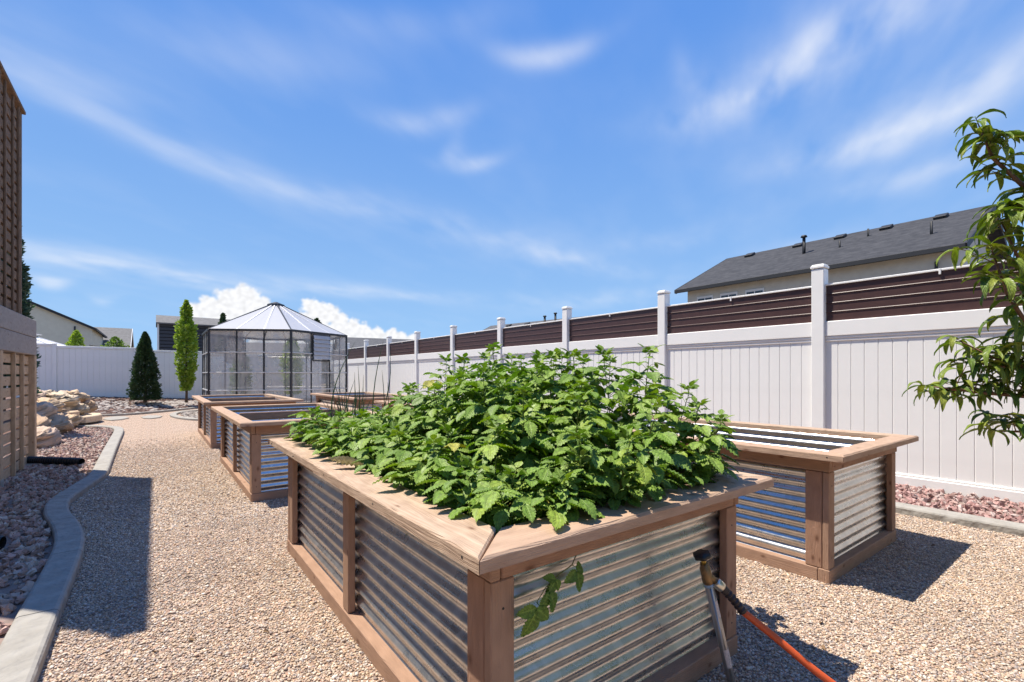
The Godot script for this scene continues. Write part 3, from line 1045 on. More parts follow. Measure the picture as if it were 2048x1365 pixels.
# leafy crown: many small bent faces through a volume given by radius(t) over height
func crown(h: float, radius: Callable, count: int, size: float, seed_: int, shell := 0.55, upward := 0.4, slim := 0.6) -> Mesh:
	var r := RandomNumberGenerator.new()
	r.seed = seed_
	var n := noise(seed_, 1.0, 3)
	var v := PackedVector3Array()
	var nn := PackedVector3Array()
	var uv := PackedVector2Array()
	for k in count:
		var t := r.randf()
		var a := r.randf() * TAU
		var rad: float = radius.call(t)
		rad *= 1.0 + 0.58 * n.get_noise_3d(cos(a) * 1.6, t * h * 1.9, sin(a) * 1.6)
		var q := lerpf(shell, 1.0, sqrt(r.randf()))
		var p := Vector3(cos(a) * rad * q, t * h, sin(a) * rad * q)
		var out := Vector3(cos(a), upward + r.randf_range(-0.3, 0.5), sin(a)).normalized()
		out = (out + Vector3(r.randf_range(-0.7, 0.7), r.randf_range(-0.6, 0.6), r.randf_range(-0.7, 0.7))).normalized()
		var e := size * r.randf_range(0.6, 1.3)
		var side := out.cross(Vector3(r.randf_range(-1, 1), r.randf_range(-1, 1), r.randf_range(-1, 1))).normalized()
		var nor := side.cross(out).normalized()
		var a0 := p - out * e * 0.5
		var b0 := p + side * e * slim * 0.5 + nor * e * 0.06
		var c0 := p + out * e * 0.5 - nor * e * 0.08
		var d0 := p - side * e * slim * 0.5 + nor * e * 0.06
		for tri in [[a0, b0, c0], [a0, c0, d0]]:
			var nf: Vector3 = (tri[2] - tri[0]).cross(tri[1] - tri[0]).normalized()
			for pt in tri:
				v.append(pt)
				nn.append(nf)
				uv.append(Vector2(0.5, 0.5))
	var arr := []
	arr.resize(Mesh.ARRAY_MAX)
	arr[Mesh.ARRAY_VERTEX] = v
	arr[Mesh.ARRAY_NORMAL] = nn
	arr[Mesh.ARRAY_TEX_UV] = uv
	var m := ArrayMesh.new()
	m.add_surface_from_arrays(Mesh.PRIMITIVE_TRIANGLES, arr)
	return m

func green(c: Color, back: Color, rough := 0.6) -> StandardMaterial3D:
	var m := plain(c, rough)
	m.backlight_enabled = true
	m.backlight = back
	return m

func tree(called: String, at: Vector3, h: float, radius: Callable, count: int, size: float, mat: Material, stem: float, trunk_r: float, label: String, group := "", category := "tree", slim := 0.6, shell := 0.5) -> Node3D:
	var root := thing(called, at, label, category, group)
	var st := begin(true)
	tube(st, [Vector3(0, -0.05, 0), Vector3(0.01, stem, 0.01), Vector3(0, h * 0.5, 0), Vector3(0, h * 0.92, 0)], [trunk_r, trunk_r * 0.85, trunk_r * 0.5, trunk_r * 0.12], 8)
	part("trunk", st, M.bark, root)
	var c := part_mesh("crown", crown(h - stem, radius, count, size, int(h * 100.0) + int(at.x * 7.0), shell, 0.4, slim), mat, root)
	c.position.y = stem
	# limbs reaching into the crown
	var sl := begin(true)
	for k in 9:
		var t := lerpf(0.1, 0.8, k / 8.0)
		var a := k * 2.4
		var y: float = stem + (h - stem) * t
		var rr: float = float(radius.call(minf(1.0, t + 0.08))) * 0.75
		tube(sl, [Vector3(0, y, 0), Vector3(cos(a) * rr * 0.5, y + 0.06 * h, sin(a) * rr * 0.5), Vector3(cos(a) * rr, y + 0.14 * h * minf(1.0, rr), sin(a) * rr)], [trunk_r * 0.35, trunk_r * 0.22, trunk_r * 0.08], 5, false)
	part("limbs", sl, M.bark, root)
	return root

# ---------------------------------------------------------------- houses
func quad_part(called: String, pts: Array, outward: Vector3, mat: Material, parent: Node3D, uvs := []) -> MeshInstance3D:
	var st := begin()
	if uvs.is_empty():
		for p in pts: uvs.append(Vector2(p.x + p.z, p.y))
	face(st, pts, outward, uvs)
	return part(called, st, mat, parent)

# gabled house; ridge along local z from 0 to -len, eaves at x = 0 and x = wide
func gable_house(at: Vector3, turn: float, wide: float, length: float, eave: float, ridge: float, over: float, wall: Material, roof: Material, trim: Material, label: String, called := "house") -> Node3D:
	var root := thing(called, at, label, "house")
	root.rotation.y = turn
	# walls: two long, two gable ends, each with thickness
	var th := 0.2
	box_part("wall", Vector3(0, 0, 0), Vector3(th, eave, -length), wall, root, 0.0)
	box_part("wall", Vector3(wide, 0, 0), Vector3(wide - th, eave, -length), wall, root, 0.0)
	var pitch := (ridge - eave) / (wide * 0.5)
	for e in 2:
		var z0 := -0.004 if e == 0 else -length + th
		var st := begin()
		var out := [Vector2(th + 0.002, 0), Vector2(wide - th - 0.002, 0), Vector2(wide - th - 0.002, eave + th * pitch - 0.02), Vector2(wide * 0.5, ridge - 0.02), Vector2(th + 0.002, eave + th * pitch - 0.02)]
		var fr := []
		var bk := []
		var uv := []
		for p in out:
			fr.append(Vector3(p.x, p.y, z0))
			bk.append(Vector3(p.x, p.y, z0 - th + 0.004))
			uv.append(p)
		face(st, fr, Vector3(0, 0, 1), uv)
		face(st, bk, Vector3(0, 0, -1), uv)
		for k in 5:
			var m := (k + 1) % 5
			var mid: Vector3 = (fr[k] + fr[m]) * 0.5 - Vector3(wide * 0.5, eave * 0.6, z0)
			face(st, [fr[k], fr[m], bk[m], bk[k]], mid, [uv[k], uv[m], uv[m], uv[k]])
		part("gable_wall", st, wall, root)
	# roof slabs with thickness
	for sx in 2:
		var dirx := 1.0 if sx == 0 else -1.0
		var ex := -over if sx == 0 else wide + over
		var ey := eave - over * pitch
		var rx := wide * 0.5 - dirx * 0.001
		var st := begin()
		var A := Vector3(ex, ey, over)
		var B := Vector3(ex, ey, -length - over)
		var C := Vector3(rx, ridge, -length - over)
		var D := Vector3(rx, ridge, over)
		var up := Vector3(0, 0.14, 0)
		var sl := Vector2(wide * 0.5 + over, ridge - ey).length()
		var uv := [Vector2(0, 0), Vector2(length, 0), Vector2(length, sl), Vector2(0, sl)]
		face(st, [A + up, B + up, C + up, D + up], Vector3(-dirx * 0.3, 1, 0), uv)
		face(st, [A, B, C, D], Vector3(0, -1, 0), uv)
		face(st, [A, D, D + up, A + up], Vector3(0, 0, 1), uv)
		face(st, [B, C, C + up, B + up], Vector3(0, 0, -1), uv)
		face(st, [A, B, B + up, A + up], Vector3(-dirx, 0, 0), uv)
		var r := part("roof", st, roof, root)
		# gutter and rake trim
		var g := begin()
		bar(g, A + Vector3(-dirx * 0.06, 0.03, 0.02), B + Vector3(-dirx * 0.06, 0.03, -0.02), 0.11, 0.17, Vector3.UP, 0.01)
		part("gutter", g, trim, r)
		for e in 2:
			var g2 := begin()
			var off := Vector3(0, 0.03, 0.03) if e == 0 else Vector3(0, 0.03, -0.03)
			if e == 0: bar(g2, A + off, D + off, 0.05, 0.22, Vector3.UP, 0.005)
			else: bar(g2, B + off, C + off, 0.05, 0.22, Vector3.UP, 0.005)
			part("rake_board", g2, trim, r)
	return root

func shingles(a: Color, b: Color) -> StandardMaterial3D:
	var n := noise(61, 0.05, 3)
	var im := image_of(256, 256, func(x: int, y: int) -> Color:
		var row := int(y / 8.0)
		var sh := int((x + row * 37) / 16.0)
		var h := fposmod(sin(row * 12.9 + (sh % 16) * 78.2) * 437.5, 1.0)
		var q := a.lerp(b, clampf(h * 0.7 + n.get_noise_2d(x, y) * 0.5 + 0.15, 0, 1))
		if y % 8 == 0: q = q * 0.8
		q.a = 1.0
		return q)
	var m := StandardMaterial3D.new()
	m.albedo_texture = ImageTexture.create_from_image(im)
	m.uv1_scale = Vector3(0.22, 0.22, 1)
	m.roughness = 0.9
	return m

func window(parent: Node3D, lo: Vector3, hi: Vector3, axis: int, outward: float) -> void:
	# framed window standing 2 cm proud of a wall whose normal is the given axis
	var o := Vector3.ZERO
	o[axis] = outward
	var f := box_part("window", lo, hi + o * 0.03, M.win_frame, parent, 0.004)
	var c := (lo + hi) * 0.5 - f.position
	var half := (hi - lo).abs() * 0.5
	for k in 2:
		var g := Vector3.ZERO
		var along := 2 if axis == 0 else 0
		var a := half * 0.86
		a[along] = half[along] * 0.40
		a[axis] = 0.004
		g[along] = half[along] * (0.45 if k else -0.45)
		var pos := c + g + o * 0.03
		var st := begin()
		cbox(st, Transform3D(Basis(), pos), a * 2.0, 0.0)
		part("pane", st, M.win_glass, f)

# ---------------------------------------------------------------- fence
func fence_post(root: Node3D, p: Vector3, h: float, w: float, mat: Material) -> void:
	var o := box_part("fence_post", p + Vector3(-w * 0.5, 0, -w * 0.5), p + Vector3(w * 0.5, h - 0.05, w * 0.5), mat, root, 0.006)
	var st := begin()
	cbox(st, Transform3D(Basis(), Vector3(0, h * 0.5, 0)), Vector3(w + 0.02, 0.035, w + 0.02), 0.006)
	cbox(st, Transform3D(Basis(), Vector3(0, h * 0.5 + 0.026, 0)), Vector3(w - 0.004, 0.02, w - 0.004), 0.009)
	part("post_cap", st, mat, o)

func _ready() -> void:
	rng.seed = 20240611
	# ---- camera: level, lens shifted up, looking along the diagonal of the yard
	var cam := Camera3D.new()
	cam.projection = Camera3D.PROJECTION_FRUSTUM
	cam.near = 0.05
	cam.far = 2000.0
	cam.size = 2.0 * 0.05 * 682.5 / 951.0
	cam.frustum_offset = Vector2(0, 0.05 * 67.5 / 951.0)
	cam.position = Vector3(0, 1.33, 0)
	cam.rotation_degrees = Vector3(0, -36.9, 0)
	cam.current = true
	add_child(cam)
	# ---- sky, sun, exposure
	var env := Environment.new()
	env.background_mode = Environment.BG_SKY
	var sky := Sky.new()
	var pano := PanoramaSkyMaterial.new()
	pano.panorama = build_sky()
	sky.sky_material = pano
	env.sky = sky
	env.tonemap_mode = Environment.TONE_MAPPER_LINEAR
	env.tonemap_exposure = 1.6
	env.sdfgi_enabled = true
	env.ssao_enabled = true
	env.ssil_enabled = true
	var we := WorldEnvironment.new()
	we.environment = env
	add_child(we)
	var sun := DirectionalLight3D.new()
	sun.light_energy = 1.5
	sun.light_angular_distance = 0.5
	sun.light_color = Color(1.0, 0.965, 0.91)
	sun.shadow_enabled = true
	add_child(sun)
	sun.look_at_from_position(Vector3(-2.4, 8.45, -2.8), Vector3.ZERO, Vector3.UP)
	materials()
	M.bark = mottled(s(0.07, 0.05, 0.035), s(0.15, 0.11, 0.08), 5.0, 96, 0.9, 4)
	M.win_frame = plain(s(0.7, 0.7, 0.68), 0.5)
	M.win_glass = plain(s(0.04, 0.05, 0.06), 0.08)
	ground()
	fences()
	buildings()
	deck()
	greenhouse()
	planters()
	rocks()
	garden_trees()
	raspberries()
	peach_tree()
	standpipe()
	small_plants()

# ---------------------------------------------------------------- ground
const KERB := [[-0.42, -3.0], [-0.45, -1.0], [-0.48, 1.0], [-0.49, 2.5], [-0.50, 3.6], [-0.505, 4.5], [-0.53, 5.0], [-0.61, 5.5], [-0.73, 6.05], [-0.775, 6.6], [-0.69, 7.3], [-0.595, 8.0], [-0.60, 9.2], [-0.62, 10.5], [-0.64, 12.2], [-0.66, 13.9], [-0.72, 14.7], [-0.92, 15.25], [-1.3, 15.7], [-1.9, 16.1]]

func smooth_line(q: Array, step: float) -> Array:
	var c := Curve3D.new()
	for k in q.size():
		var p := Vector3(q[k][0], 0, -q[k][1])
		var a := Vector3(q[maxi(0, k - 1)][0], 0, -q[maxi(0, k - 1)][1])
		var b := Vector3(q[mini(q.size() - 1, k + 1)][0], 0, -q[mini(q.size() - 1, k + 1)][1])
		var t := (b - a).normalized()
		c.add_point(p, -t * (p - a).length() * 0.33, t * (b - p).length() * 0.33)
	var out := []
	var L := c.get_baked_length()
	var n := int(L / step)
	for k in n + 1:
		out.append(c.sample_baked(L * k / n, true))
	return out

func kerb_run(root: Node3D, line: Array, width: float, high: float, joint: float, base_y := 0.0) -> void:
	var step: float = (line[1] - line[0]).length()
	var per := maxi(2, int(joint / step))
	var prof := [[-0.5, 0.0], [-0.5, 0.8], [-0.46, 0.93], [-0.38, 1.0], [0.38, 1.0], [0.46, 0.93], [0.5, 0.8], [0.5, 0.0]]
	var k0 := 0
	while k0 < line.size() - 1:
		var k1 := mini(k0 + per, line.size() - 1)
		if line.size() - 1 - k1 < per / 3: k1 = line.size() - 1
		var st := begin()
		var rings := []
		for k in range(k0, k1 + 1):
			var dir: Vector3 = (line[mini(k + 1, line.size() - 1)] - line[maxi(k - 1, 0)]).normalized()
			var side := dir.cross(Vector3.UP)
			var c: Vector3 = line[k]
			if k == k0 and k0 > 0: c += dir * 0.004
			if k == k1 and k1 < line.size() - 1: c -= dir * 0.004
			var ring := []
			for q in prof:
				ring.append(c + side * float(q[0]) * width + Vector3(0, base_y - 0.02 + (high + 0.02) * float(q[1]), 0))
			rings.append(ring)
		var z := Vector2.ZERO
		for i in rings.size() - 1:
			for j in prof.size() - 1:
				var m: Vector3 = (rings[i][0] + rings[i + 1][7]) * 0.5
				var q := [rings[i][j], rings[i + 1][j], rings[i + 1][j + 1], rings[i][j + 1]]
				face(st, q, (q[0] + q[2]) * 0.5 - m, [z, z, z, z])
		for e in [0, rings.size() - 1]:
			var zz := []
			for j in prof.size(): zz.append(z)
			face(st, rings[e], rings[e][0] - rings[0 if e else rings.size() - 1][0], zz)
		part("kerb_segment", st, M.concrete, root)
		k0 = k1

func kerb_x(d: float) -> float:
	for k in KERB.size() - 1:
		if d >= KERB[k][1] and d < KERB[k + 1][1]:
			return lerpf(KERB[k][0], KERB[k + 1][0], (d - KERB[k][1]) / (KERB[k + 1][1] - KERB[k][1]))
	return -0.45 if d < 0 else -9.0

var beds := []   # planter rectangles x0,x1,d0,d1

func ground() -> void:
	beds = [[0.80, 2.22, 1.17, 3.88], [0.80, 2.22, 5.57, 8.5], [0.80, 2.22, 10.07, 13.3], [3.41, 4.75, 1.2, 3.95], [3.41, 4.75, 5.5, 8.6], [3.41, 4.75, 9.97, 13.2]]
	var st := begin()
	sheet(st, Vector3(-500, -0.012, 500), Vector3(500, -0.012, 500), Vector3(500, -0.012, -500), Vector3(-500, -0.012, -500))
	struct("ground", st, M.earth)
	st = begin()
	sheet(st, P(-9, 0, -9), P(7.05, 0, -9), P(7.05, 0, 25), P(-9, 0, 25))
	struct("gravel_path", st, M.gravel)
	# left bed of cobbles, back bed of mulch, strip along the fence
	st = begin()
	for k in range(-6, 32):
		var d0 := k * 0.5
		var d1 := d0 + 0.5
		sheet(st, P(-6.0, 0.012, d0), P(kerb_x(d0), 0.012, d0), P(kerb_x(d1 - 0.001), 0.012, d1), P(-6.0, 0.012, d1))
	struct("cobble_bed", st, M.bed)
	st = begin()
	sheet(st, P(5.86, 0.012, -9), P(7.02, 0.012, -9), P(7.02, 0.012, 24.9), P(5.86, 0.012, 24.9))
	struct("fence_bed", st, M.bed)
	# back bed rises towards the fence
	st = begin(true)
	var bk := [[-6.0, 19.2], [-1.5, 19.9], [-0.66, 20.05], [0.29, 21.0], [1.46, 22.6], [2.2, 23.4], [7.0, 24.2]]
	for k in bk.size() - 1:
		var a: Array = bk[k]
		var b: Array = bk[k + 1]
		for i in 6:
			var t0 := i / 6.0
			var t1 := (i + 1) / 6.0
			var q := []
			for w in [[a, t0], [b, t0], [b, t1], [a, t1]]:
				var x: float = w[0][0]
				var d: float = lerpf(w[0][1], 25.3, w[1])
				var rise := lerpf(0.44, 0.12, clampf((x + 2.0) / 6.0, 0, 1)) * smoothstep(0.0, 1.0, w[1])
				q.append(P(x, 0.015 + rise, d))
			sheet(st, q[0], q[1], q[2], q[3])
	struct("mulch_bed", st, M.mulch)
	# raised ground held by the boulders
	st = begin(true)
	var nz := noise(33, 0.7, 3)
	for i in 10:
		for j in 16:
			var q := []
			for w in [[i, j], [i + 1, j], [i + 1, j + 1], [i, j + 1]]:
				var x: float = -1.75 - w[0] * 0.5
				var d: float = 11.3 + w[1] * 0.62
				var y: float = 0.02 + 0.75 * smoothstep(0.0, 1.6, w[0] * 0.5) * smoothstep(11.3, 12.6, d) * (1.0 - 0.35 * smoothstep(18.5, 21.0, d)) + nz.get_noise_2d(x, d) * 0.05
				q.append(P(x, y, d))
			sheet(st, q[0], q[1], q[2], q[3])
	struct("raised_ground", st, M.mulch)
	# kerbs
	var kr := Node3D.new()
	kr.name = "kerb"
	add_child(kr)
	kr.set_meta("kind", "structure")
	kerb_run(kr, smooth_line(KERB, 0.12), 0.175, 0.075, 1.15)
	kerb_run(kr, smooth_line([[5.78, -9.0], [5.78, 0.0], [5.77, 8.0], [5.78, 16.0], [5.78, 24.0]], 0.3), 0.2, 0.075, 1.5)
	kerb_run(kr, smooth_line([[-3.0, 19.65], [-1.5, 19.9], [-0.66, 20.05], [0.29, 21.0], [1.46, 22.6], [2.2, 23.4], [4.5, 24.0]], 0.2), 0.14, 0.07, 1.5)
	kerb_run(kr, smooth_line([[1.6, 20.9], [0.85, 20.4], [0.48, 19.2], [0.56, 17.8], [0.95, 16.6], [1.6, 16.1], [2.4, 16.0]], 0.2), 0.18, 0.06, 1.5)
	# flagstones let into the gravel
	for q in [[-0.93, 18.6, 0.30, 0.75, 0.1], [-0.07, 18.55, 0.26, 0.62, -0.2], [-1.7, 18.4, 0.3, 0.5, 0.4]]:
		var poly := []
		for k in 7:
			var a: float = TAU * k / 7.0 + q[4]
			poly.append(Vector2(cos(a) * q[2] * (1.0 + 0.12 * sin(k * 5.1)), sin(a) * q[3] * (1.0 + 0.1 * cos(k * 3.7))))
		var sf := begin()
		plate(sf, poly, -0.02, 0.03, 0.01, Vector2(1, 0))
		var fs := part("flagstone", sf, M.concrete, self)
		fs.position = P(q[0], 0, q[1])
		tag(fs, "flat grey flagstone let into the tan gravel near the mulch bed", "stone", "flagstones in the gravel")
	# pebbles near the viewer
	var cols := []
	var xf := []
	var pal := [Color(0.54, 0.40, 0.275), Color(0.46, 0.325, 0.215), Color(0.60, 0.47, 0.345), Color(0.42, 0.31, 0.23), Color(0.53, 0.365, 0.265), Color(0.64, 0.535, 0.42), Color(0.35, 0.26, 0.20), Color(0.57, 0.42, 0.28), Color(0.50, 0.41, 0.33), Color(0.40, 0.35, 0.32), Color(0.70, 0.62, 0.53), Color(0.29, 0.225, 0.19)]
	var patch := noise(77, 0.9, 3)
	var sx0 := -0.75
	var count := 680000
	for k in count:
		# denser close by
		var x := rng.randf_range(-0.75, 5.72)
		var d := -0.6 + 13.6 * pow(rng.randf(), 1.35)
		if d > 5.0 and rng.randf() < smoothstep(5.0, 13.0, d): continue
		if x > 5.69 or x < kerb_x(d) + 0.085: continue
		if x > 2.4 and d > 4.5: continue
		var inside := false
		for b in beds:
			if x > b[0] + 0.02 and x < b[1] - 0.02 and d > b[2] + 0.02 and d < b[3] - 0.02:
				inside = true
				break
		if inside: continue
		var r := rng.randf_range(0.0036, 0.0062) * (1.0 if rng.randf() > 0.03 else 1.7)
		if d > 5.0: r *= 1.3
		var bs := Basis(Vector3.UP, rng.randf() * TAU) * Basis(Vector3.RIGHT, rng.randf_range(-0.5, 0.5)) * Basis().scaled(Vector3(r * rng.randf_range(0.95, 1.5), r * rng.randf_range(0.6, 0.9), r))
		xf.append(Transform3D(bs, P(x, r * rng.randf_range(0.1, 0.9), d)))
		var c: Color = pal[rng.randi() % pal.size()]
		var l := rng.randf_range(0.74, 1.14) * (1.0 + 0.18 * patch.get_noise_2d(x, d))
		cols.append(Color(c.r * l, c.g * l, c.b * l))
	var gp := scatter("pea_gravel", rock_mesh(4, 0.25, 1.0, 4, 6, true), M.pebble, xf, cols)
	tag(gp, "tan and pinkish pea gravel covering the path around the planters", "gravel")
	# cobbles in the left bed
	xf = []
	cols = []
	var rp := [Color(0.54, 0.35, 0.28), Color(0.47, 0.30, 0.24), Color(0.62, 0.46, 0.37), Color(0.42, 0.28, 0.22), Color(0.66, 0.55, 0.46), Color(0.56, 0.37, 0.31), Color(0.52, 0.42, 0.35)]
	for k in 15000:
		var d := rng.randf_range(-1.5, 15.6)
		var x := rng.randf_range(-2.6, -0.5)
		if x > kerb_x(d) - 0.105: continue
		if d > 10.5 and x < -1.9: continue
		var r := rng.randf_range(0.014, 0.032)
		var bs := Basis(Vector3(rng.randf() - 0.5, rng.randf() - 0.5, rng.randf() - 0.5).normalized(), rng.randf() * TAU) * Basis().scaled(Vector3(r * rng.randf_range(0.9, 1.5), r * rng.randf_range(0.55, 0.9), r))
		xf.append(Transform3D(bs, P(x, 0.012 + r * rng.randf_range(0.2, 1.0), d)))
		var c: Color = rp[rng.randi() % rp.size()]
		var l := rng.randf_range(0.8, 1.25)
		cols.append(Color(c.r * l, c.g * l, c.b * l))
	var cb := scatter("cobbles", rock_mesh(9, 0.45, 1.0, 4, 7), M.rockvar, xf, cols)
	tag(cb, "loose pinkish grey cobbles filling the bed between deck and kerb", "gravel")
	# crushed red rock along the white fence
	xf = []
	cols = []
	var rp2 := [Color(0.48, 0.28, 0.245), Color(0.42, 0.24, 0.215), Color(0.56, 0.38, 0.33), Color(0.36, 0.22, 0.20), Color(0.62, 0.49, 0.44), Color(0.51, 0.32, 0.29)]
	for k in 13000:
		var d := rng.randf_range(-2.0, 18.0)
		var x := rng.randf_range(5.90, 7.03)
		var r := rng.randf_range(0.013, 0.034)
		var bs := Basis(Vector3(rng.randf() - 0.5, rng.randf() - 0.5, rng.randf() - 0.5).normalized(), rng.randf() * TAU) * Basis().scaled(Vector3(r * rng.randf_range(0.9, 1.7), r * rng.randf_range(0.45, 0.8), r))
		xf.append(Transform3D(bs, P(x, 0.012 + r * rng.randf_range(0.2, 1.0), d)))
		var c: Color = rp2[rng.randi() % rp2.size()]
		var l := rng.randf_range(0.8, 1.25)
		cols.append(Color(c.r * l, c.g * l, c.b * l))
	var cr := scatter("crushed_rock", rock_mesh(12, 0.5, 1.0, 3, 5), M.rockvar, xf, cols)
	tag(cr, "crushed dusty red rock strip along the foot of the white fence", "gravel")
	# bark and pale stones on the back bed
	xf = []
	cols = []
	for k in 4200:
		var x := rng.randf_range(-3.4, 3.6)
		var d0 := 20.1
		for w in bk.size() - 1:
			if x >= bk[w][0] and x < bk[w + 1][0]:
				d0 = lerpf(bk[w][1], bk[w + 1][1], (x - bk[w][0]) / (bk[w + 1][0] - bk[w][0]))
		var t := rng.randf()
		var d := lerpf(d0 + 0.15, 25.0, t)
		var y := 0.02 + lerpf(0.44, 0.12, clampf((x + 2.0) / 6.0, 0, 1)) * smoothstep(0.0, 1.0, (d - d0) / (25.3 - d0))
		var pale := rng.randf() < (0.5 if t > 0.3 and t < 0.68 else 0.06)
		var r := rng.randf_range(0.03, 0.065) * (1.25 if pale else 0.8)
		var bs := Basis(Vector3.UP, rng.randf() * TAU) * Basis(Vector3.RIGHT, rng.randf_range(-0.4, 0.4)) * Basis().scaled(Vector3(r * 1.5, r * 0.5, r))
		xf.append(Transform3D(bs, P(x, y, d)))
		cols.append(Color(0.55, 0.48, 0.42) * rng.randf_range(0.7, 1.1) if pale else Color(0.19, 0.11, 0.085) * rng.randf_range(0.6, 1.4))
	var mu := scatter("bark_and_stones", rock_mesh(15, 0.4, 1.0, 3, 6), M.rockvar, xf, cols)
	tag(mu, "brown bark mulch with pale stones before the back fence", "mulch")
	# pale stones inside the kerb ring
	xf = []
	cols = []
	for k in 420:
		var x := rng.randf_range(0.72, 2.6)
		var d := rng.randf_range(16.9, 20.3)
		var r := rng.randf_range(0.04, 0.08)
		xf.append(Transform3D(Basis(Vector3.UP, rng.randf() * TAU) * Basis().scaled(Vector3(r * 1.3, r * 0.55, r)), P(x, 0.02, d)))
		cols.append(Color(0.52, 0.46, 0.40) * rng.randf_range(0.7, 1.15))
	var ps := scatter("pale_stones", rock_mesh(17, 0.3, 1.0, 4, 6), M.rockvar, xf, cols)
	tag(ps, "pale rounded stones inside the kerb ring before the greenhouse", "gravel")

# ---------------------------------------------------------------- fences
func fences() -> void:
	var X := 7.08
	var root := thing("vinyl_fence", P(X, 0, 2.6), "white vinyl privacy fence topped with dark brown corrugated panels", "fence")
	var org := root.position
	var stations := []
	for k in range(-5, 10): stations.append(2.6 + 2.43 * k)
	var board_w := (2.43 - 0.15) / 16.0
	var bst := begin()
	bx(bst, Vector3(-0.0125, 0.165, -board_w * 0.5 + 0.0007), Vector3(0.0125, 1.80, board_w * 0.5 - 0.0007), 0.006)
	bst.generate_normals()
	var board := bst.commit()
	for k in stations.size():
		var d: float = stations[k]
		var drop := 0.0
		fence_post(root, P(X, -0.02, d) - org, 2.80, 0.15, M.vinyl)
		if k == stations.size() - 1: break
		var d2: float = stations[k + 1]
		var a := P(X, 0, d + 0.076) - org
		var b := P(X, 0, d2 - 0.076) - org
		# bottom rail, moulded top rail, topper, cap
		var sb := begin()
		bx(sb, a + Vector3(-0.042, -0.02, 0), b + Vector3(0.042, 0.135, 0), 0.006)
		bx(sb, a + Vector3(-0.030, 0.1352, 0), b + Vector3(0.030, 0.165, 0), 0.01)
		part("bottom_rail", sb, M.vinyl, root)
		var sr := begin()
		bx(sr, a + Vector3(-0.044, 1.835, 0), b + Vector3(0.044, 2.03, 0), 0.007)
		bx(sr, a + Vector3(-0.034, 1.80, 0), b + Vector3(0.034, 1.8348, 0), 0.008)
		bx(sr, a + Vector3(-0.026, 1.765, 0), b + Vector3(0.026, 1.7998, 0), 0.008)
		part("top_rail", sr, M.vinyl, root)
		for i in 16:
			var o := part_mesh("board", board, M.vinyl, root)
			o.position = a + Vector3(0, 0, -board_w * (i + 0.5))
		# ribbed brown steel: flat bands with three rounded ribs and lipped edges
		var sp := begin()
		var prof := []
		var y := 2.034
		prof.append([0.0, y])
		for r in 3:
			var yc := 2.034 + 0.118 * (r + 1)
			prof.append([0.0, yc - 0.010])
			prof.append([-0.008, yc - 0.005])
			prof.append([-0.009, yc + 0.002])
			prof.append([-0.006, yc + 0.007])
			prof.append([0.0, yc + 0.010])
		prof.append([0.0, 2.50])
		var mid := (a + b) * 0.5
		for i in prof.size() - 1:
			var q := [Vector3(prof[i][0], prof[i][1], a.z), Vector3(prof[i][0], prof[i][1], b.z), Vector3(prof[i + 1][0], prof[i + 1][1], b.z), Vector3(prof[i + 1][0], prof[i + 1][1], a.z)]
			face(sp, q, Vector3(-1, 0, 0), [Vector2.ZERO, Vector2.ZERO, Vector2.ZERO, Vector2.ZERO])
		for i in prof.size() - 1:
			var q := [Vector3(prof[i][0] + 0.02, prof[i][1], a.z), Vector3(prof[i][0] + 0.02, prof[i][1], b.z), Vector3(prof[i + 1][0] + 0.02, prof[i + 1][1], b.z), Vector3(prof[i + 1][0] + 0.02, prof[i + 1][1], a.z)]
			face(sp, q, Vector3(1, 0, 0), [Vector2.ZERO, Vector2.ZERO, Vector2.ZERO, Vector2.ZERO])
		var tp := part("topper_panel", sp, M.topper, root)
		var cap := begin()
		bx(cap, Vector3(a.x - 0.02, 2.501, a.z), Vector3(b.x + 0.035, 2.525, b.z), 0.004)
		part("cap_rail", cap, M.vinyl, tp)
		var clip := begin()
		bx(clip, Vector3(a.x - 0.026, 2.46, mid.z + 0.01), Vector3(a.x - 0.002, 2.5265, mid.z - 0.01), 0.002)
		part("clip", clip, M.vinyl, tp)
	# back fence: plain boards, stepping down to the right
	var rb := thing("vinyl_fence", P(-8, 0, 25.2), "plain white vinyl fence across the back behind the dark conifer", "fence")
	var ob := rb.position
	var xs := [-8.0, -5.55, -3.1, -0.65, 1.8, 4.25, 6.7]
	for k in xs.size():
		var x: float = xs[k]
		var yb := lerpf(0.62, 0.12, clampf((x + 5.0) / 10.0, 0, 1))
		var top := lerpf(2.56, 2.22, clampf((x + 5.0) / 10.0, 0, 1))
		fence_post(rb, P(x, yb - 0.3, 25.2) - ob, top - yb + 0.34, 0.13, M.vinyl)
		if k == xs.size() - 1: break
		var x2: float = xs[k + 1]
		var topn := lerpf(2.56, 2.22, clampf((x2 + 5.0) / 10.0, 0, 1))
		var tm := (top + topn) * 0.5
		box_part("top_rail", P(x + 0.066, tm - 0.09, 25.155) - ob, P(x2 - 0.066, tm, 25.245) - ob, M.vinyl, rb, 0.006)
		box_part("bottom_rail", P(x + 0.066, yb - 0.25, 25.16) - ob, P(x2 - 0.066, yb + 0.04, 25.24) - ob, M.vinyl, rb, 0.006)
		var bw := (2.45 - 0.132) / 13.0
		var bb := begin()
		bx(bb, Vector3(-bw * 0.5 + 0.001, -0.5 * (tm - yb - 0.13), -0.02), Vector3(bw * 0.5 - 0.001, 0.5 * (tm - yb - 0.13), 0.02), 0.008)
		bb.generate_normals()
		var bm := bb.commit()
		for i in 13:
			var o := part_mesh("board", bm, M.vinyl, rb)
			o.position = P(x + 0.066 + bw * (i + 0.5), (tm - 0.09 + yb + 0.04) * 0.5, 25.2) - ob

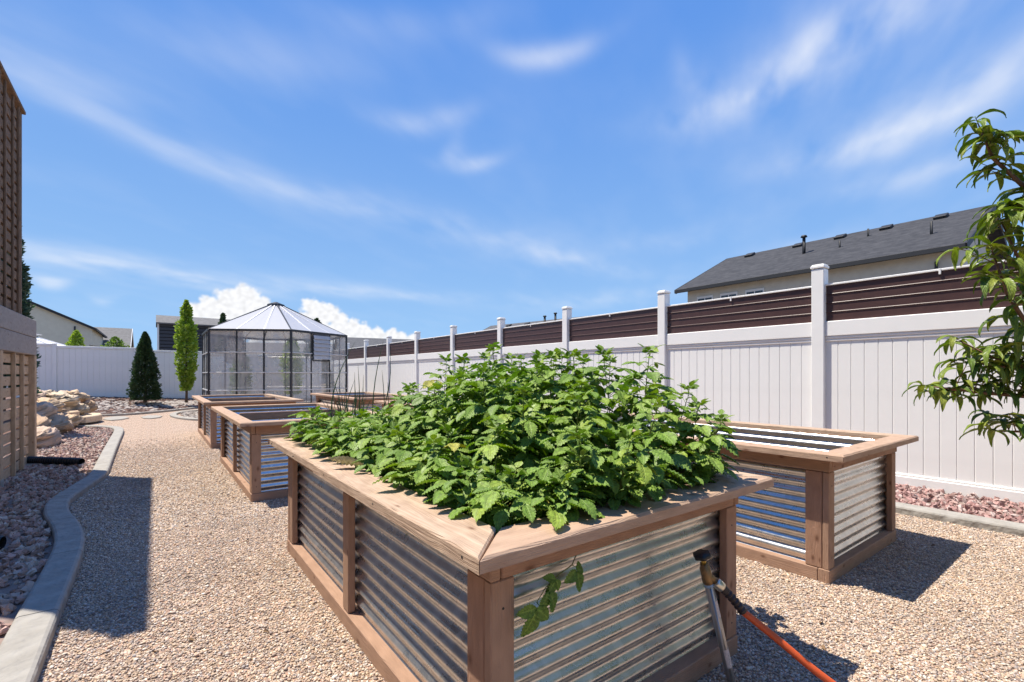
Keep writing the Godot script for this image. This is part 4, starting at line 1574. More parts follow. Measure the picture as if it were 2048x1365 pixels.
# ---------------------------------------------------------------- buildings beyond the fences
func buildings() -> void:
	var stucco := mottled(s(0.58, 0.56, 0.49), s(0.50, 0.48, 0.42), 0.5, 101, 0.9, 4)
	var cream := mottled(s(0.68, 0.64, 0.50), s(0.62, 0.58, 0.45), 0.4, 102, 0.9, 3)
	var roof_dark := shingles(s(0.026, 0.027, 0.031), s(0.056, 0.056, 0.060))
	var roof_grey := shingles(s(0.13, 0.125, 0.12), s(0.19, 0.185, 0.18))
	var roof_mid := shingles(s(0.07, 0.072, 0.078), s(0.12, 0.12, 0.125))
	# house beyond the right-hand fence
	var h1 := gable_house(P(21.4, 0, 3.9), 0, 9.2, 9.9, 5.66, 7.80, 0.4, stucco, roof_dark, M.dark_trim, "pale stucco house with a long charcoal shingle roof behind the white fence")
	for q in [[6.55], [7.75], [8.95]]:
		window(h1, Vector3(0, 3.6, -q[0] + 0.42), Vector3(-0.001, 5.16, -q[0] - 0.42), 0, -1.0)
	var slope := (7.80 - 5.66) / 4.6
	for d in [12.7, 10.3, 8.5, 6.76, 4.96]:
		var x := 4.05
		var st := begin()
		cbox(st, Transform3D(Basis(Vector3.BACK, atan(slope)), Vector3(x, 5.66 + x * slope + 0.20, -(d - 3.9))), Vector3(0.42, 0.13, 0.42), 0.02)
		part("roof_vent", st, M.dark_trim, h1)
	for q in [[2.3, 9.35, 0.75, 0.07], [2.2, 7.9, 0.32, 0.04], [3.3, 7.2, 0.36, 0.04], [1.6, 4.75, 0.5, 0.045]]:
		var st := begin(true)
		var y: float = 5.66 + q[0] * slope + 0.1
		var z: float = -(q[1] - 3.9)
		tube(st, [Vector3(q[0], y - 0.1, z), Vector3(q[0], y + q[2], z)], [q[3], q[3]], 8)
		if q[2] > 0.6: tube(st, [Vector3(q[0], y + q[2] + 0.03, z), Vector3(q[0], y + q[2] + 0.11, z)], [q[3] * 2.0, q[3] * 1.5], 10)
		part("vent_pipe", st, M.dark_trim, h1)
	var dp := begin()
	bx(dp, Vector3(-0.09, 0, -0.42), Vector3(-0.01, 5.2, -0.34), 0.01)
	part("downspout", dp, M.dark_trim, h1)
	# the house that the deck belongs to, mirrored in the planters' left sides
	var tan := mottled(s(0.42, 0.35, 0.27), s(0.36, 0.30, 0.23), 0.5, 103, 0.9, 4)
	var own := gable_house(P(-14.2, 0, -12.0), 0, 9.0, 21.5, 5.6, 8.2, 0.4, tan, roof_mid, M.dark_trim, "tan stucco house that the timber deck is built onto")
	for z in [3.0, 8.0, 14.0, 18.5]:
		window(own, Vector3(9.0, 3.0, -z + 0.8), Vector3(9.001, 4.6, -z - 0.8), 0, 1.0)
	# farther houses along that side
	gable_house(P(34.0, 0, 27.0), deg_to_rad(10.0), 10.0, 23.0, 5.2, 7.55, 0.4, stucco, roof_mid, M.dark_trim, "far house with a low dark roof and two vent pipes seen past fence posts")
	var hv := get_child(get_child_count() - 1) as Node3D
	for z in [-11.5, -13.0]:
		var st := begin(true)
		tube(st, [Vector3(3.2, 6.5, z), Vector3(3.2, 8.0 if z > -12 else 7.8, z)], [0.12, 0.12], 8)
		tube(st, [Vector3(3.2, 8.02 if z > -12 else 7.82, z), Vector3(3.2, 8.15 if z > -12 else 7.95, z)], [0.2, 0.18], 8)
		part("vent_pipe", st, M.dark_trim, hv)
	for z in [-6.0, -16.5, -19.5]:
		var st := begin()
		cbox(st, Transform3D(Basis(Vector3.BACK, 0.44), Vector3(4.2, 7.4, z)), Vector3(0.5, 0.16, 0.6), 0.02)
		part("roof_vent", st, M.dark_trim, hv)
	gable_house(P(34.0, 0, 62.0), deg_to_rad(80.0), 10.0, 14.0, 4.6, 6.6, 0.4, stucco, roof_mid, M.dark_trim, "distant house with a grey roof just above the brown fence panels")
	gable_house(P(24.0, 0, 74.0), deg_to_rad(72.0), 10.0, 15.0, 4.2, 6.2, 0.4, stucco, roof_grey, M.dark_trim, "most distant grey roofed house beside the greenhouse roof")
	# cream house past the back fence
	var hc := gable_house(P(-20.2, 0, 60.0), 0, 15.4, 12.0, 5.75, 9.55, 0.25, cream, roof_dark, M.dark_trim, "cream house with a sloping black roof edge past the back fence")
	var ds := begin(true)
	tube(ds, [Vector3(14.2, 5.85, 0.1), Vector3(14.2, 5.0, 0.1), Vector3(14.2, 0.0, 0.1)], [0.06, 0.06, 0.06], 8)
	part("downspout", ds, M.dark_trim, hc)
	# grey roofed house behind it
	gable_house(P(-2.6, 0, 70.0), deg_to_rad(90.0), 12.0, 12.0, 4.2, 6.95, 0.3, stucco, roof_grey, M.win_frame, "house with a plain grey shingle roof between cream house and conifer")
	# dark slatted shed
	var navy := plain(s(0.035, 0.04, 0.052), 0.6)
	var shed := thing("shed", P(0.25, 0, 51.0), "dark navy slatted building with a grey roof beyond the back fence", "building")
	box_part("wall", Vector3(0, 0, -0.1), Vector3(6.4, 5.8, -5.0), M.dark_trim, shed, 0.0)
	for k in 12:
		box_part("slat", Vector3(0.02, 2.2 + k * 0.3, 0.0), Vector3(6.38, 2.2 + k * 0.3 + 0.235, -0.095), navy, shed, 0.01)
	box_part("corner_board", Vector3(-0.12, 0, 0.03), Vector3(0.015, 5.8, -0.2), M.win_frame, shed, 0.01)
	var rs := begin()
	var uvr := [Vector2(0, 0), Vector2(7, 0), Vector2(7, 3), Vector2(0, 3)]
	face(rs, [Vector3(-0.2, 5.82, 0.35), Vector3(6.7, 5.82, 0.35), Vector3(6.7, 6.72, -2.5), Vector3(-0.2, 6.72, -2.5)], Vector3(0, 1, 0.3), uvr)
	face(rs, [Vector3(-0.2, 5.82, -5.35), Vector3(6.7, 5.82, -5.35), Vector3(6.7, 6.72, -2.5), Vector3(-0.2, 6.72, -2.5)], Vector3(0, 1, -0.3), uvr)
	face(rs, [Vector3(-0.2, 5.7, 0.34), Vector3(6.7, 5.7, 0.34), Vector3(6.7, 5.82, 0.35), Vector3(-0.2, 5.82, 0.35)], Vector3(0, 0, 1), uvr)
	face(rs, [Vector3(-0.2, 5.82, 0.35), Vector3(-0.2, 6.72, -2.5), Vector3(-0.2, 5.82, -5.35)], Vector3(-1, 0, 0), [uvr[0], uvr[1], uvr[2]])
	face(rs, [Vector3(6.7, 5.82, 0.35), Vector3(6.7, 6.72, -2.5), Vector3(6.7, 5.82, -5.35)], Vector3(1, 0, 0), [uvr[0], uvr[1], uvr[2]])
	part("roof", rs, roof_grey, shed)
	window(shed, Vector3(0.7, 2.3, 0.001), Vector3(2.2, 3.35, 0.002), 2, 1.0)
	# white metal gazebo roof
	var gz := thing("gazebo", P(-5.1, 0, 30.5), "pale metal two-tiered gazebo roof showing above the back fence", "gazebo")
	var pale := plain(s(0.66, 0.66, 0.68), 0.45)
	for tier in [[2.1, 2.55, 0.55, 3.1, "roof"], [0.85, 3.2, 0.12, 3.45, "upper_roof"]]:
		var st := begin()
		for k in 4:
			var c0 := Vector3([1, 1, -1, -1][k] * tier[0], tier[1], [1, -1, -1, 1][k] * tier[0])
			var c1 := Vector3([1, -1, -1, 1][k] * tier[0], tier[1], [-1, -1, 1, 1][k] * tier[0])
			var e0 := Vector3(signf(c0.x) * tier[2], tier[3], signf(c0.z) * tier[2])
			var e1 := Vector3(signf(c1.x) * tier[2], tier[3], signf(c1.z) * tier[2])
			face(st, [c0, c1, e1, e0], (c0 + c1) * 0.5 + Vector3(0, 0.2, 0), [Vector2.ZERO, Vector2.ZERO, Vector2.ZERO, Vector2.ZERO])
		part(tier[4], st, pale, gz)
	for k in 4:
		var c := Vector3([1, 1, -1, -1][k] * 1.85, 0, [1, -1, -1, 1][k] * 1.85)
		box_part("post", c + Vector3(-0.06, 0, -0.06), c + Vector3(0.06, 2.6, 0.06), M.frame, gz)
		for i in 4:
			var rr := begin()
			var f0 := lerpf(-0.75, 0.75, i / 3.0)
			var a := Vector3(f0 * 2.1, 2.56, 2.11).rotated(Vector3.UP, k * PI * 0.5)
			var b := Vector3(f0 * 0.55, 3.13, 0.56).rotated(Vector3.UP, k * PI * 0.5)
			bar(rr, a, b, 0.03, 0.03)
			part("seam", rr, pale, gz)
	var band := begin()
	bx(band, Vector3(-0.56, 3.1, -0.56), Vector3(0.56, 3.2, 0.56))
	part("vent_band", band, M.dark_trim, gz)
	# string of lights hung beyond the fence
	var sl := thing("string_lights", P(-2.2, 2.56, 26.4), "black cable of small bulbs strung just above the back fence", "lights")
	var cable := begin(true)
	var cp := []
	for k in 13:
		var t := k / 12.0
		cp.append(Vector3(2.7 * t, 0.0 - 0.12 * t - 0.06 * sin(t * PI * 2.0) * sin(t * PI * 2.0), 0))
	tube(cable, cp, [0.014], 5)
	part("cable", cable, M.black, sl)
	for k in [2, 5, 8, 11]:
		var b := begin(true)
		tube(b, [cp[k] + Vector3(0, 0.005, 0), cp[k] - Vector3(0, 0.05, 0), cp[k] - Vector3(0, 0.11, 0)], [0.025, 0.035, 0.015], 7)
		part("bulb", b, M.black, sl)

# ---------------------------------------------------------------- deck with slatted screens on the left
func deck() -> void:
	var root := thing("raised_deck", P(-1.4, 0, 9.84), "tall timber deck with slatted skirt below and privacy screen above", "deck")
	var o := root.position
	var near := 4.75
	var far := 9.84
	# corner and intermediate posts
	for d in [far - 0.07, far - 2.0, near + 0.9]:
		box_part("post", P(-1.53, 0.0, d - 0.06) - o, P(-1.40, 1.612, d + 0.06) - o, M.deck, root, 0.006)
		var f := begin()
		bx(f, P(-1.535, -0.02, d - 0.066) - o, P(-1.395, 0.13, d + 0.066) - o, 0.004)
		part("post_foot", f, M.concrete, root)
	# footing
	var ft := begin()
	bx(ft, P(-1.62, -0.03, far - 0.34) - o, P(-1.16, 0.06, far + 0.12) - o, 0.02)
	part("footing", ft, M.concrete, root)
	# skirt slats between posts, on both faces of the battens
	for i in 11:
		var y := 0.05 + i * 0.143
		box_part("slat", P(-1.495, y, near + 0.9 + 0.062) - o, P(-1.467, y + 0.114, far - 2.0 - 0.062) - o, M.deck, root, 0.004)
		box_part("slat", P(-1.495, y, far - 2.0 + 0.062) - o, P(-1.467, y + 0.114, far - 0.132) - o, M.deck, root, 0.004)
	for d in [far - 0.69, far - 1.18]:
		box_part("batten", P(-1.466, 0.03, d - 0.02) - o, P(-1.425, 1.61, d + 0.02) - o, M.deck, root, 0.004)
	# fascia
	box_part("fascia_board", P(-1.56, 1.615, near) - o, P(-1.408, 1.868, far + 0.05) - o, M.fascia, root, 0.008)
	box_part("fascia_board", P(-1.56, 1.874, near) - o, P(-1.411, 2.13, far + 0.05) - o, M.fascia, root, 0.008)
	# deck floor
	for k in 24:
		var x := -1.57 - k * 0.146
		box_part("deck_plank", P(x - 0.14, 2.09, near) - o, P(x, 2.125, far + 0.03) - o, M.screen, root, 0.004)
	box_part("end_beam", P(-5.0, 1.62, far - 0.02) - o, P(-1.565, 2.085, far + 0.03) - o, M.fascia, root, 0.006)
	# upper screen
	var fx := -1.475
	var e := 9.30
	for d in [e - 0.045, e - 1.5, e - 3.0, near + 0.05]:
		box_part("screen_post", P(fx - 0.085, 2.13, d - 0.045) - o, P(fx + 0.005, 4.93, d + 0.045) - o, M.screen, root, 0.005)
	for i in 19:
		var y := 2.17 + i * 0.143
		for side in 2:
			var xx := fx - 0.004 if side == 0 else fx - 0.078
			var yy := y + (0.0 if side == 0 else 0.071)
			if yy + 0.112 > 4.9: continue
			for bay in [[e - 0.095, e - 1.45], [e - 1.55, e - 2.95], [e - 3.05, near + 0.1]]:
				box_part("slat", P(xx - 0.02, yy, bay[1]) - o, P(xx, yy + 0.106, bay[0]) - o, M.screen, root, 0.004)
	for d in [e - 0.24, e - 0.55, e - 0.95, e - 1.22]:
		box_part("batten", P(fx - 0.003, 2.14, d - 0.018) - o, P(fx + 0.02, 4.92, d + 0.018) - o, M.screen, root, 0.004)
	box_part("cap_board", P(fx - 0.12, 4.932, near) - o, P(fx + 0.04, 4.975, e + 0.03) - o, M.screen, root, 0.006)
	# drain pipes
	for q in [[Vector3(-1.62, 0.11, -9.72), Vector3(-1.36, 0.10, -9.62), Vector3(-0.84, 0.085, -9.15), "black corrugated drain pipe lying on cobbles beside the deck post"], [Vector3(-1.9, 0.13, -5.2), Vector3(-1.4, 0.11, -5.2), Vector3(-0.90, 0.09, -5.06), "black corrugated drain pipe end poking from the shaded cobbles under the deck"]]:
		var pr := thing("drain_pipe", q[2], q[3], "pipe")
		var pts := []
		var rad := []
		for k in 61:
			var t := k / 60.0
			var a: Vector3 = q[0]
			var b: Vector3 = q[1]
			var c: Vector3 = q[2]
			pts.append(a.lerp(b, t).lerp(b.lerp(c, t), t) - c)
			rad.append(0.054 if k % 2 else 0.046)
		var st := begin()
		tube(st, pts, rad, 14, false)
		part("pipe", st, M.black, pr)
		var dir: Vector3 = (pts[60] - pts[57]).normalized()
		var st2 := begin()
		tube(st2, [pts[60], pts[60] - dir * 0.3], [0.044, 0.042], 14, false)
		part("bore", st2, M.black, pr)

# ---------------------------------------------------------------- greenhouse
func greenhouse() -> void:
	var c := Vector3(3.44, 0.0, -18.6)
	var R := 2.43
	var root := thing("greenhouse", c, "six-sided greenhouse with dusty clear panes and grey-white peaked roof", "greenhouse")
	var base := 0.16
	var eave := 2.73
	var apex := 3.86
	# dusty clear sheet
	var dn := noise(131, 0.02, 5)
	var dust := image_of(256, 256, func(x: int, y: int) -> Color:
		var q := clampf(0.36 + dn.get_noise_2d(x * 0.6, y * 0.6) * 0.30 + dn.get_noise_2d(x * 2.0, y * 0.5 + 300.0) * 0.10, 0.10, 0.55)
		return Color(0.80, 0.80, 0.79, q))
	var pane := StandardMaterial3D.new()
	pane.transparency = BaseMaterial3D.TRANSPARENCY_ALPHA
	pane.albedo_texture = ImageTexture.create_from_image(dust)
	pane.roughness = 0.28
	pane.uv1_scale = Vector3(0.35, 0.35, 1)
	var rp := StandardMaterial3D.new()
	rp.transparency = BaseMaterial3D.TRANSPARENCY_ALPHA
	rp.albedo_color = Color(0.74, 0.74, 0.75, 0.82)
	rp.roughness = 0.3
	# corner k at camera-frame angle 0.115 + k*60deg, turned into world axes
	var corners := []
	var th := deg_to_rad(36.9)
	for k in 6:
		var a := 0.115 + k * PI / 3.0
		var r := R * cos(a)
		var f := R * sin(a)
		corners.append(Vector3(r * cos(th) + f * sin(th), 0, -(f * cos(th) - r * sin(th))))
	var levels := [base + 0.05, 0.84, 1.40, 2.03, eave - 0.03]
	# floor plinth
	var poly := []
	for p in corners: poly.append(Vector2(p.x, p.z) * 1.02)
	var pb := begin()
	plate(pb, poly, 0.0, base, 0.01, Vector2(1, 0))
	part("plinth", pb, M.concrete, root)
	for k in 6:
		var a: Vector3 = corners[k]
		var b: Vector3 = corners[(k + 1) % 6]
		var outw := (a + b).normalized()
		for i in 3:
			var p0 := a.lerp(b, i / 3.0)
			var p1 := a.lerp(b, (i + 1) / 3.0)
			var w := 0.06 if i == 0 else 0.036
			var sp := begin()
			bar(sp, p0 + Vector3(0, base, 0), p0 + Vector3(0, eave, 0), w, w, outw, 0.004)
			part("post", sp, M.frame, root)
			# roof rib and sheet
			var sr := begin()
			bar(sr, p0 + Vector3(0, eave + 0.02, 0), p0 * 0.09 + Vector3(0, apex - 0.06, 0), 0.045, 0.035, Vector3.UP, 0.004)
			part("roof_rib", sr, M.frame if i == 0 else M.alu, root)
			var rs := begin()
			var r0 := p0 * 1.01 + Vector3(0, eave + 0.025, 0)
			var r1 := p1 * 1.01 + Vector3(0, eave + 0.025, 0)
			var t0 := p0 * 0.09 + Vector3(0, apex - 0.07, 0)
			var t1 := p1 * 0.09 + Vector3(0, apex - 0.07, 0)
			face(rs, [r0, r1, t1, t0], Vector3.UP, [Vector2.ZERO, Vector2.ZERO, Vector2.ZERO, Vector2.ZERO])
			part("roof_sheet", rs, rp, root)
			for v in 4:
				var y0: float = levels[v]
				var y1: float = levels[v + 1]
				var along := (p1 - p0).normalized()
				var q0 := p0 + along * 0.03
				var q1 := p1 - along * 0.03
				var gs := begin()
				var uo := Vector2(k * 1.3 + i * 0.4, v * 0.7)
				face(gs, [q0 + Vector3(0, y0, 0), q1 + Vector3(0, y0, 0), q1 + Vector3(0, y1, 0), q0 + Vector3(0, y1, 0)], outw, [uo + Vector2(0, y0), uo + Vector2(0.8, y0), uo + Vector2(0.8, y1), uo + Vector2(0, y1)])
				part("pane", gs, pane, root)
		for v in 5:
			var y: float = levels[v] if v < 4 else eave
			var sb := begin()
			bar(sb, a + Vector3(0, y, 0) + outw * 0.012, b + Vector3(0, y, 0) + outw * 0.012, 0.035 if v < 4 else 0.06, 0.03 if v < 4 else 0.07, Vector3.UP, 0.004)
			part("rail" if v < 4 else "eave_beam", sb, M.alu if v in [1, 2, 3] else M.frame, root)
	# louvred vents
	for q in [[5, 1], [2, 1]]:
		var a: Vector3 = corners[q[0]]
		var b: Vector3 = corners[(q[0] + 1) % 6]
		var outw := (a + b).normalized()
		var p0 := a.lerp(b, q[1] / 3.0 + 0.02)
		var p1 := a.lerp(b, (q[1] + 1) / 3.0 - 0.02)
		var fr := begin()
		for y in [1.80, 2.66]:
			bar(fr, p0 + Vector3(0, y, 0) + outw * 0.03, p1 + Vector3(0, y, 0) + outw * 0.03, 0.04, 0.04)
		for p in [p0, p1]:
			bar(fr, p + Vector3(0, 1.80, 0) + outw * 0.03, p + Vector3(0, 2.66, 0) + outw * 0.03, 0.04, 0.04, outw)
		var win := part("louvre_window", fr, M.frame, root)
		for k in 6:
			var y := 1.86 + k * 0.135
			var sl := begin()
			var in0 := p0 + outw * 0.045
			var in1 := p1 + outw * 0.045
			face(sl, [in0 + Vector3(0, y, 0) + outw * 0.04, in1 + Vector3(0, y, 0) + outw * 0.04, in1 + Vector3(0, y + 0.125, 0), in0 + Vector3(0, y + 0.125, 0)], outw, [Vector2.ZERO, Vector2.ZERO, Vector2.ZERO, Vector2.ZERO])
			part("slat", sl, rp, win)
			var ed := begin()
			bar(ed, in0 + Vector3(0, y, 0) + outw * 0.04, in1 + Vector3(0, y, 0) + outw * 0.04, 0.012, 0.018)
			part("slat_edge", ed, M.alu, win)
	# peak
	var pk := begin()
	tube(pk, [Vector3(0, apex - 0.12, 0), Vector3(0, apex - 0.03, 0)], [0.30, 0.28], 12)
	tube(pk, [Vector3(0, apex - 0.02, 0), Vector3(0, apex + 0.06, 0)], [0.24, 0.05], 12)
	part("roof_cap", pk, M.frame, root)

# ---------------------------------------------------------------- planters
func planters() -> void:
	var b := beds
	planter(b[0][0], b[0][1], b[0][2], b[0][3], 1, 0.184, false, 0.66, true, "timber and corrugated steel planter overflowing with raspberry plants", 300)
	planter(b[1][0], b[1][1], b[1][2], b[1][3], 1, 0.14, true, 0.50, false, "empty timber planter with chives in one corner, behind the raspberry planter", 320)
	planter(b[2][0], b[2][1], b[2][2], b[2][3], 1, 0.14, true, 0.50, false, "empty timber planter at the end of the gravel path side row, nearest the conifer", 340)
	planter(b[3][0], b[3][1], b[3][2], b[3][3], 1, 0.14, false, 0.50, false, "empty corrugated steel planter beside the peach tree, casting shadow on gravel", 360)
	planter(b[4][0], b[4][1], b[4][2], b[4][3], 1, 0.14, true, 0.50, false, "empty timber planter in the middle of the row beside the white fence", 380)
	planter(b[5][0], b[5][1], b[5][2], b[5][3], 1, 0.14, true, 0.50, false, "empty timber planter by the greenhouse in the row beside the white fence", 400)

# ---------------------------------------------------------------- boulders
func rocks() -> void:
	var tones := [[s(0.50, 0.345, 0.21), s(0.64, 0.48, 0.32)], [s(0.38, 0.255, 0.16), s(0.52, 0.37, 0.245)], [s(0.52, 0.40, 0.27), s(0.64, 0.52, 0.38)], [s(0.48, 0.34, 0.245), s(0.60, 0.455, 0.34)]]
	var mats := []
	for k in 4: mats.append(mottled(tones[k][0], tones[k][1], 1.1, 150 + k, 0.9, 5, 0.7))
	# x, y centre, d, half width, half height, half depth, tone, label
	var list := [
		[-1.66, 0.19, 12.1, 0.27, 0.27, 0.62, 3, "grey pink boulder lowest of the retaining wall, beside the deck post"],
		[-1.78, 0.25, 14.3, 0.34, 0.27, 0.62, 1, "dark brown boulder lying on the cobbles in the retaining wall"],
		[-1.72, 0.23, 15.7, 0.27, 0.23, 0.55, 0, "rounded tan boulder at the foot of the wall beside the stone slab"],
		[-2.02, 0.52, 14.4, 0.30, 0.32, 0.6, 3, "grey pink boulder in the wall's second course above the dark one"],
		[-2.08, 0.63, 15.8, 0.31, 0.24, 0.55, 0, "tan boulder in the wall's second course"],
		[-2.00, 0.70, 17.3, 0.36, 0.28, 0.6, 2, "large pale tan boulder on top of the retaining wall"],
		[-1.88, 0.79, 18.4, 0.25, 0.21, 0.5, 0, "tan boulder on top of the wall behind the large pale one"],
		[-1.76, 0.70, 19.4, 0.18, 0.16, 0.35, 0, "small tan boulder at the far top end of the wall"],
		[-1.72, 0.41, 17.7, 0.29, 0.21, 0.45, 2, "orange tan boulder above the stone slab"],
		[-1.63, 0.40, 19.3, 0.22, 0.26, 0.4, 1, "brown boulder at the far end of the wall by the mulch"],
		[-1.95, 0.34, 15.3, 0.25, 0.25, 0.45, 1, "brown boulder wedged between the wall's lower boulders"],
		[-2.45, 0.83, 17.0, 0.25, 0.22, 0.45, 3, "grey boulder at the top of the wall beside the deck"],
		[-2.38, 0.83, 18.2, 0.30, 0.19, 0.45, 2, "flat topped pale boulder on the wall's crest"],
		[-1.92, 0.28, 13.2, 0.34, 0.33, 0.6, 1, "brown boulder between the lowest grey one and the dark one"],
		[-2.2, 0.30, 16.6, 0.5, 0.42, 0.9, 1, "broad brown boulder bedded in the middle of the wall"],
		[-2.1, 0.3, 18.6, 0.42, 0.4, 0.7, 3, "grey boulder bedded low in the wall's far half"]]
	var k := 0
	for q in list:
		var m := rock_mesh(500 + k, 0.36, 0.95, 18, 26, true)
		var o := part_mesh("boulder", m, mats[q[6]], self)
		o.transform = Transform3D(Basis().scaled(Vector3(q[3], q[4] * 0.9, q[5]) * 0.88), P(q[0], q[1] * 0.92 - 0.01, q[2]))
		tag(o, q[7], "boulder", "boulders of the retaining wall")
		k += 1
	# flat stone slabs as steps
	for q in [[-1.52, 0.14, 17.6, 0.33, 0.085, 0.85, 2, "flat sandstone slab at the foot of the boulder wall"], [-1.86, 0.33, 16.5, 0.30, 0.07, 0.6, 0, "tan stone slab forming the middle step in the boulders"], [-1.98, 0.44, 17.5, 0.24, 0.05, 0.6, 2, "thin pale stone slab forming the upper step in the boulders"]]:
		var poly := []
		for i in 9:
			var a := TAU * i / 9.0
			poly.append(Vector2(cos(a) * q[3] * (1.0 + 0.1 * sin(i * 4.7)), sin(a) * q[5] * (1.0 + 0.1 * cos(i * 2.3))))
		var st := begin()
		plate(st, poly, -q[4], q[4], 0.02, Vector2(1, 0))
		var o := part("stone_slab", st, mats[q[6]], self)
		o.position = P(q[0], q[1], q[2])
		tag(o, q[7], "stone")

# ---------------------------------------------------------------- trees of the yard and beyond
func garden_trees() -> void:
	var dark := green(s(0.028, 0.060, 0.017), s(0.015, 0.04, 0.008))
	var lime := green(s(0.19, 0.28, 0.03), s(0.25, 0.36, 0.02))
	var mid := green(s(0.07, 0.13, 0.025), s(0.12, 0.2, 0.02))
	var blue := green(s(0.045, 0.085, 0.05), s(0.03, 0.07, 0.03))
	tree("arborvitae", P(-0.31, 0.34, 22.9), 2.62, func(t): return 0.52 * pow(maxf(0.0, 1.0 - t), 0.62) * (0.86 + 0.5 * minf(t, 0.28)), 15000, 0.085, dark, 0.03, 0.06, "dark green cone-shaped conifer in the mulch before the back fence", "", "tree", 0.5, 0.45)
	tree("columnar_tree", P(1.0, 0.26, 23.1), 4.05, func(t): return 0.36 * (0.5 + 0.5 * smoothstep(0.0, 0.3, t)) * lerpf(1.0, 0.48, smoothstep(0.68, 0.84, t)) * (1.0 - 0.8 * smoothstep(0.9, 1.0, t)), 3400, 0.13, lime, 0.45, 0.05, "slender bright lime-green columnar tree left of the greenhouse", "", "tree", 0.75, 0.2)
	tree("columnar_tree", P(5.05, 0.15, 23.6), 2.9, func(t): return 0.50 * pow(maxf(0.0, 1.0 - t), 0.4) * (0.6 + 0.6 * minf(1.0, t * 2.0)), 3000, 0.12, lime, 0.3, 0.05, "bright green columnar tree seen through the greenhouse panes", "", "tree", 0.75, 0.2)
	tree("shrub", P(3.0, 0.2, 23.8), 2.2, func(t): return 0.55 * sqrt(maxf(0.0, 1.0 - t)) * (0.6 + 0.5 * minf(1.0, t * 2.0)), 2400, 0.11, mid, 0.15, 0.05, "darker leafy shrub seen through the greenhouse beside the back fence", "", "shrub", 0.7, 0.2)
	tree("shrub", P(6.45, 0.1, 22.6), 1.45, func(t): return 0.28 * pow(maxf(0.0, 1.0 - t), 0.6), 1500, 0.08, dark, 0.05, 0.03, "small dark conifer between greenhouse corner and white fence", "", "shrub", 0.5, 0.4)
	tree("conifer", P(-2.70, 0.6, 14.9), 4.7, func(t): return 0.56 * pow(maxf(0.0, 1.0 - t), 0.42), 16000, 0.12, blue, 0.3, 0.1, "tall blue-green conifer rising behind the timber deck screen", "", "tree", 0.45, 0.5)
	for q in [[5.0, -2.0, 4.2, "round fruit tree by the white fence, mirrored in the planters' end panels"], [2.6, -4.0, 4.4, "leafy fruit tree behind the viewer, mirrored in the raspberry planter's steel"], [5.6, -6.0, 4.6, "fruit tree standing last along the white fence, mirrored in the steel"]]:
		tree("fruit_tree", P(q[0], 0, q[1]), q[2], func(t): return 1.5 * pow(sin(PI * clampf(t * 0.92 + 0.06, 0, 1)), 0.6), 5200, 0.15, mid, 0.7, 0.07, q[3], "", "tree", 0.35, 0.1)
	tree("young_tree", P(-2.68, 0.2, 27.2), 3.0, func(t): return 0.32 * pow(sin(PI * clampf(t * 0.9 + 0.1, 0, 1)), 0.5), 1500, 0.11, lime, 0.9, 0.04, "small lime-green tree top above the back fence beside the cream house", "", "tree", 0.7, 0.1)
	tree("young_tree", P(-1.45, 0.2, 28.2), 2.85, func(t): return 0.62 * pow(sin(PI * clampf(t * 0.9 + 0.1, 0, 1)), 0.6), 1800, 0.11, mid, 0.8, 0.05, "bushy green tree top just above the back fence under the string lights", "", "tree", 0.7, 0.1)
	tree("distant_tree", P(4.9, 0, 50.0), 6.9, func(t): return 0.8 * pow(maxf(0.0, 1.0 - t), 0.5), 1600, 0.25, dark, 0.5, 0.1, "dark tree top rising behind the navy slatted building", "", "tree", 0.6, 0.3)
	tree("distant_tree", P(15.6, 0, 60.0), 8.1, func(t): return 2.2 * pow(maxf(0.0, 1.0 - t), 0.7), 2600, 0.4, dark, 0.8, 0.2, "distant dark tree top showing over the greenhouse roof edge", "", "tree", 0.6, 0.3)

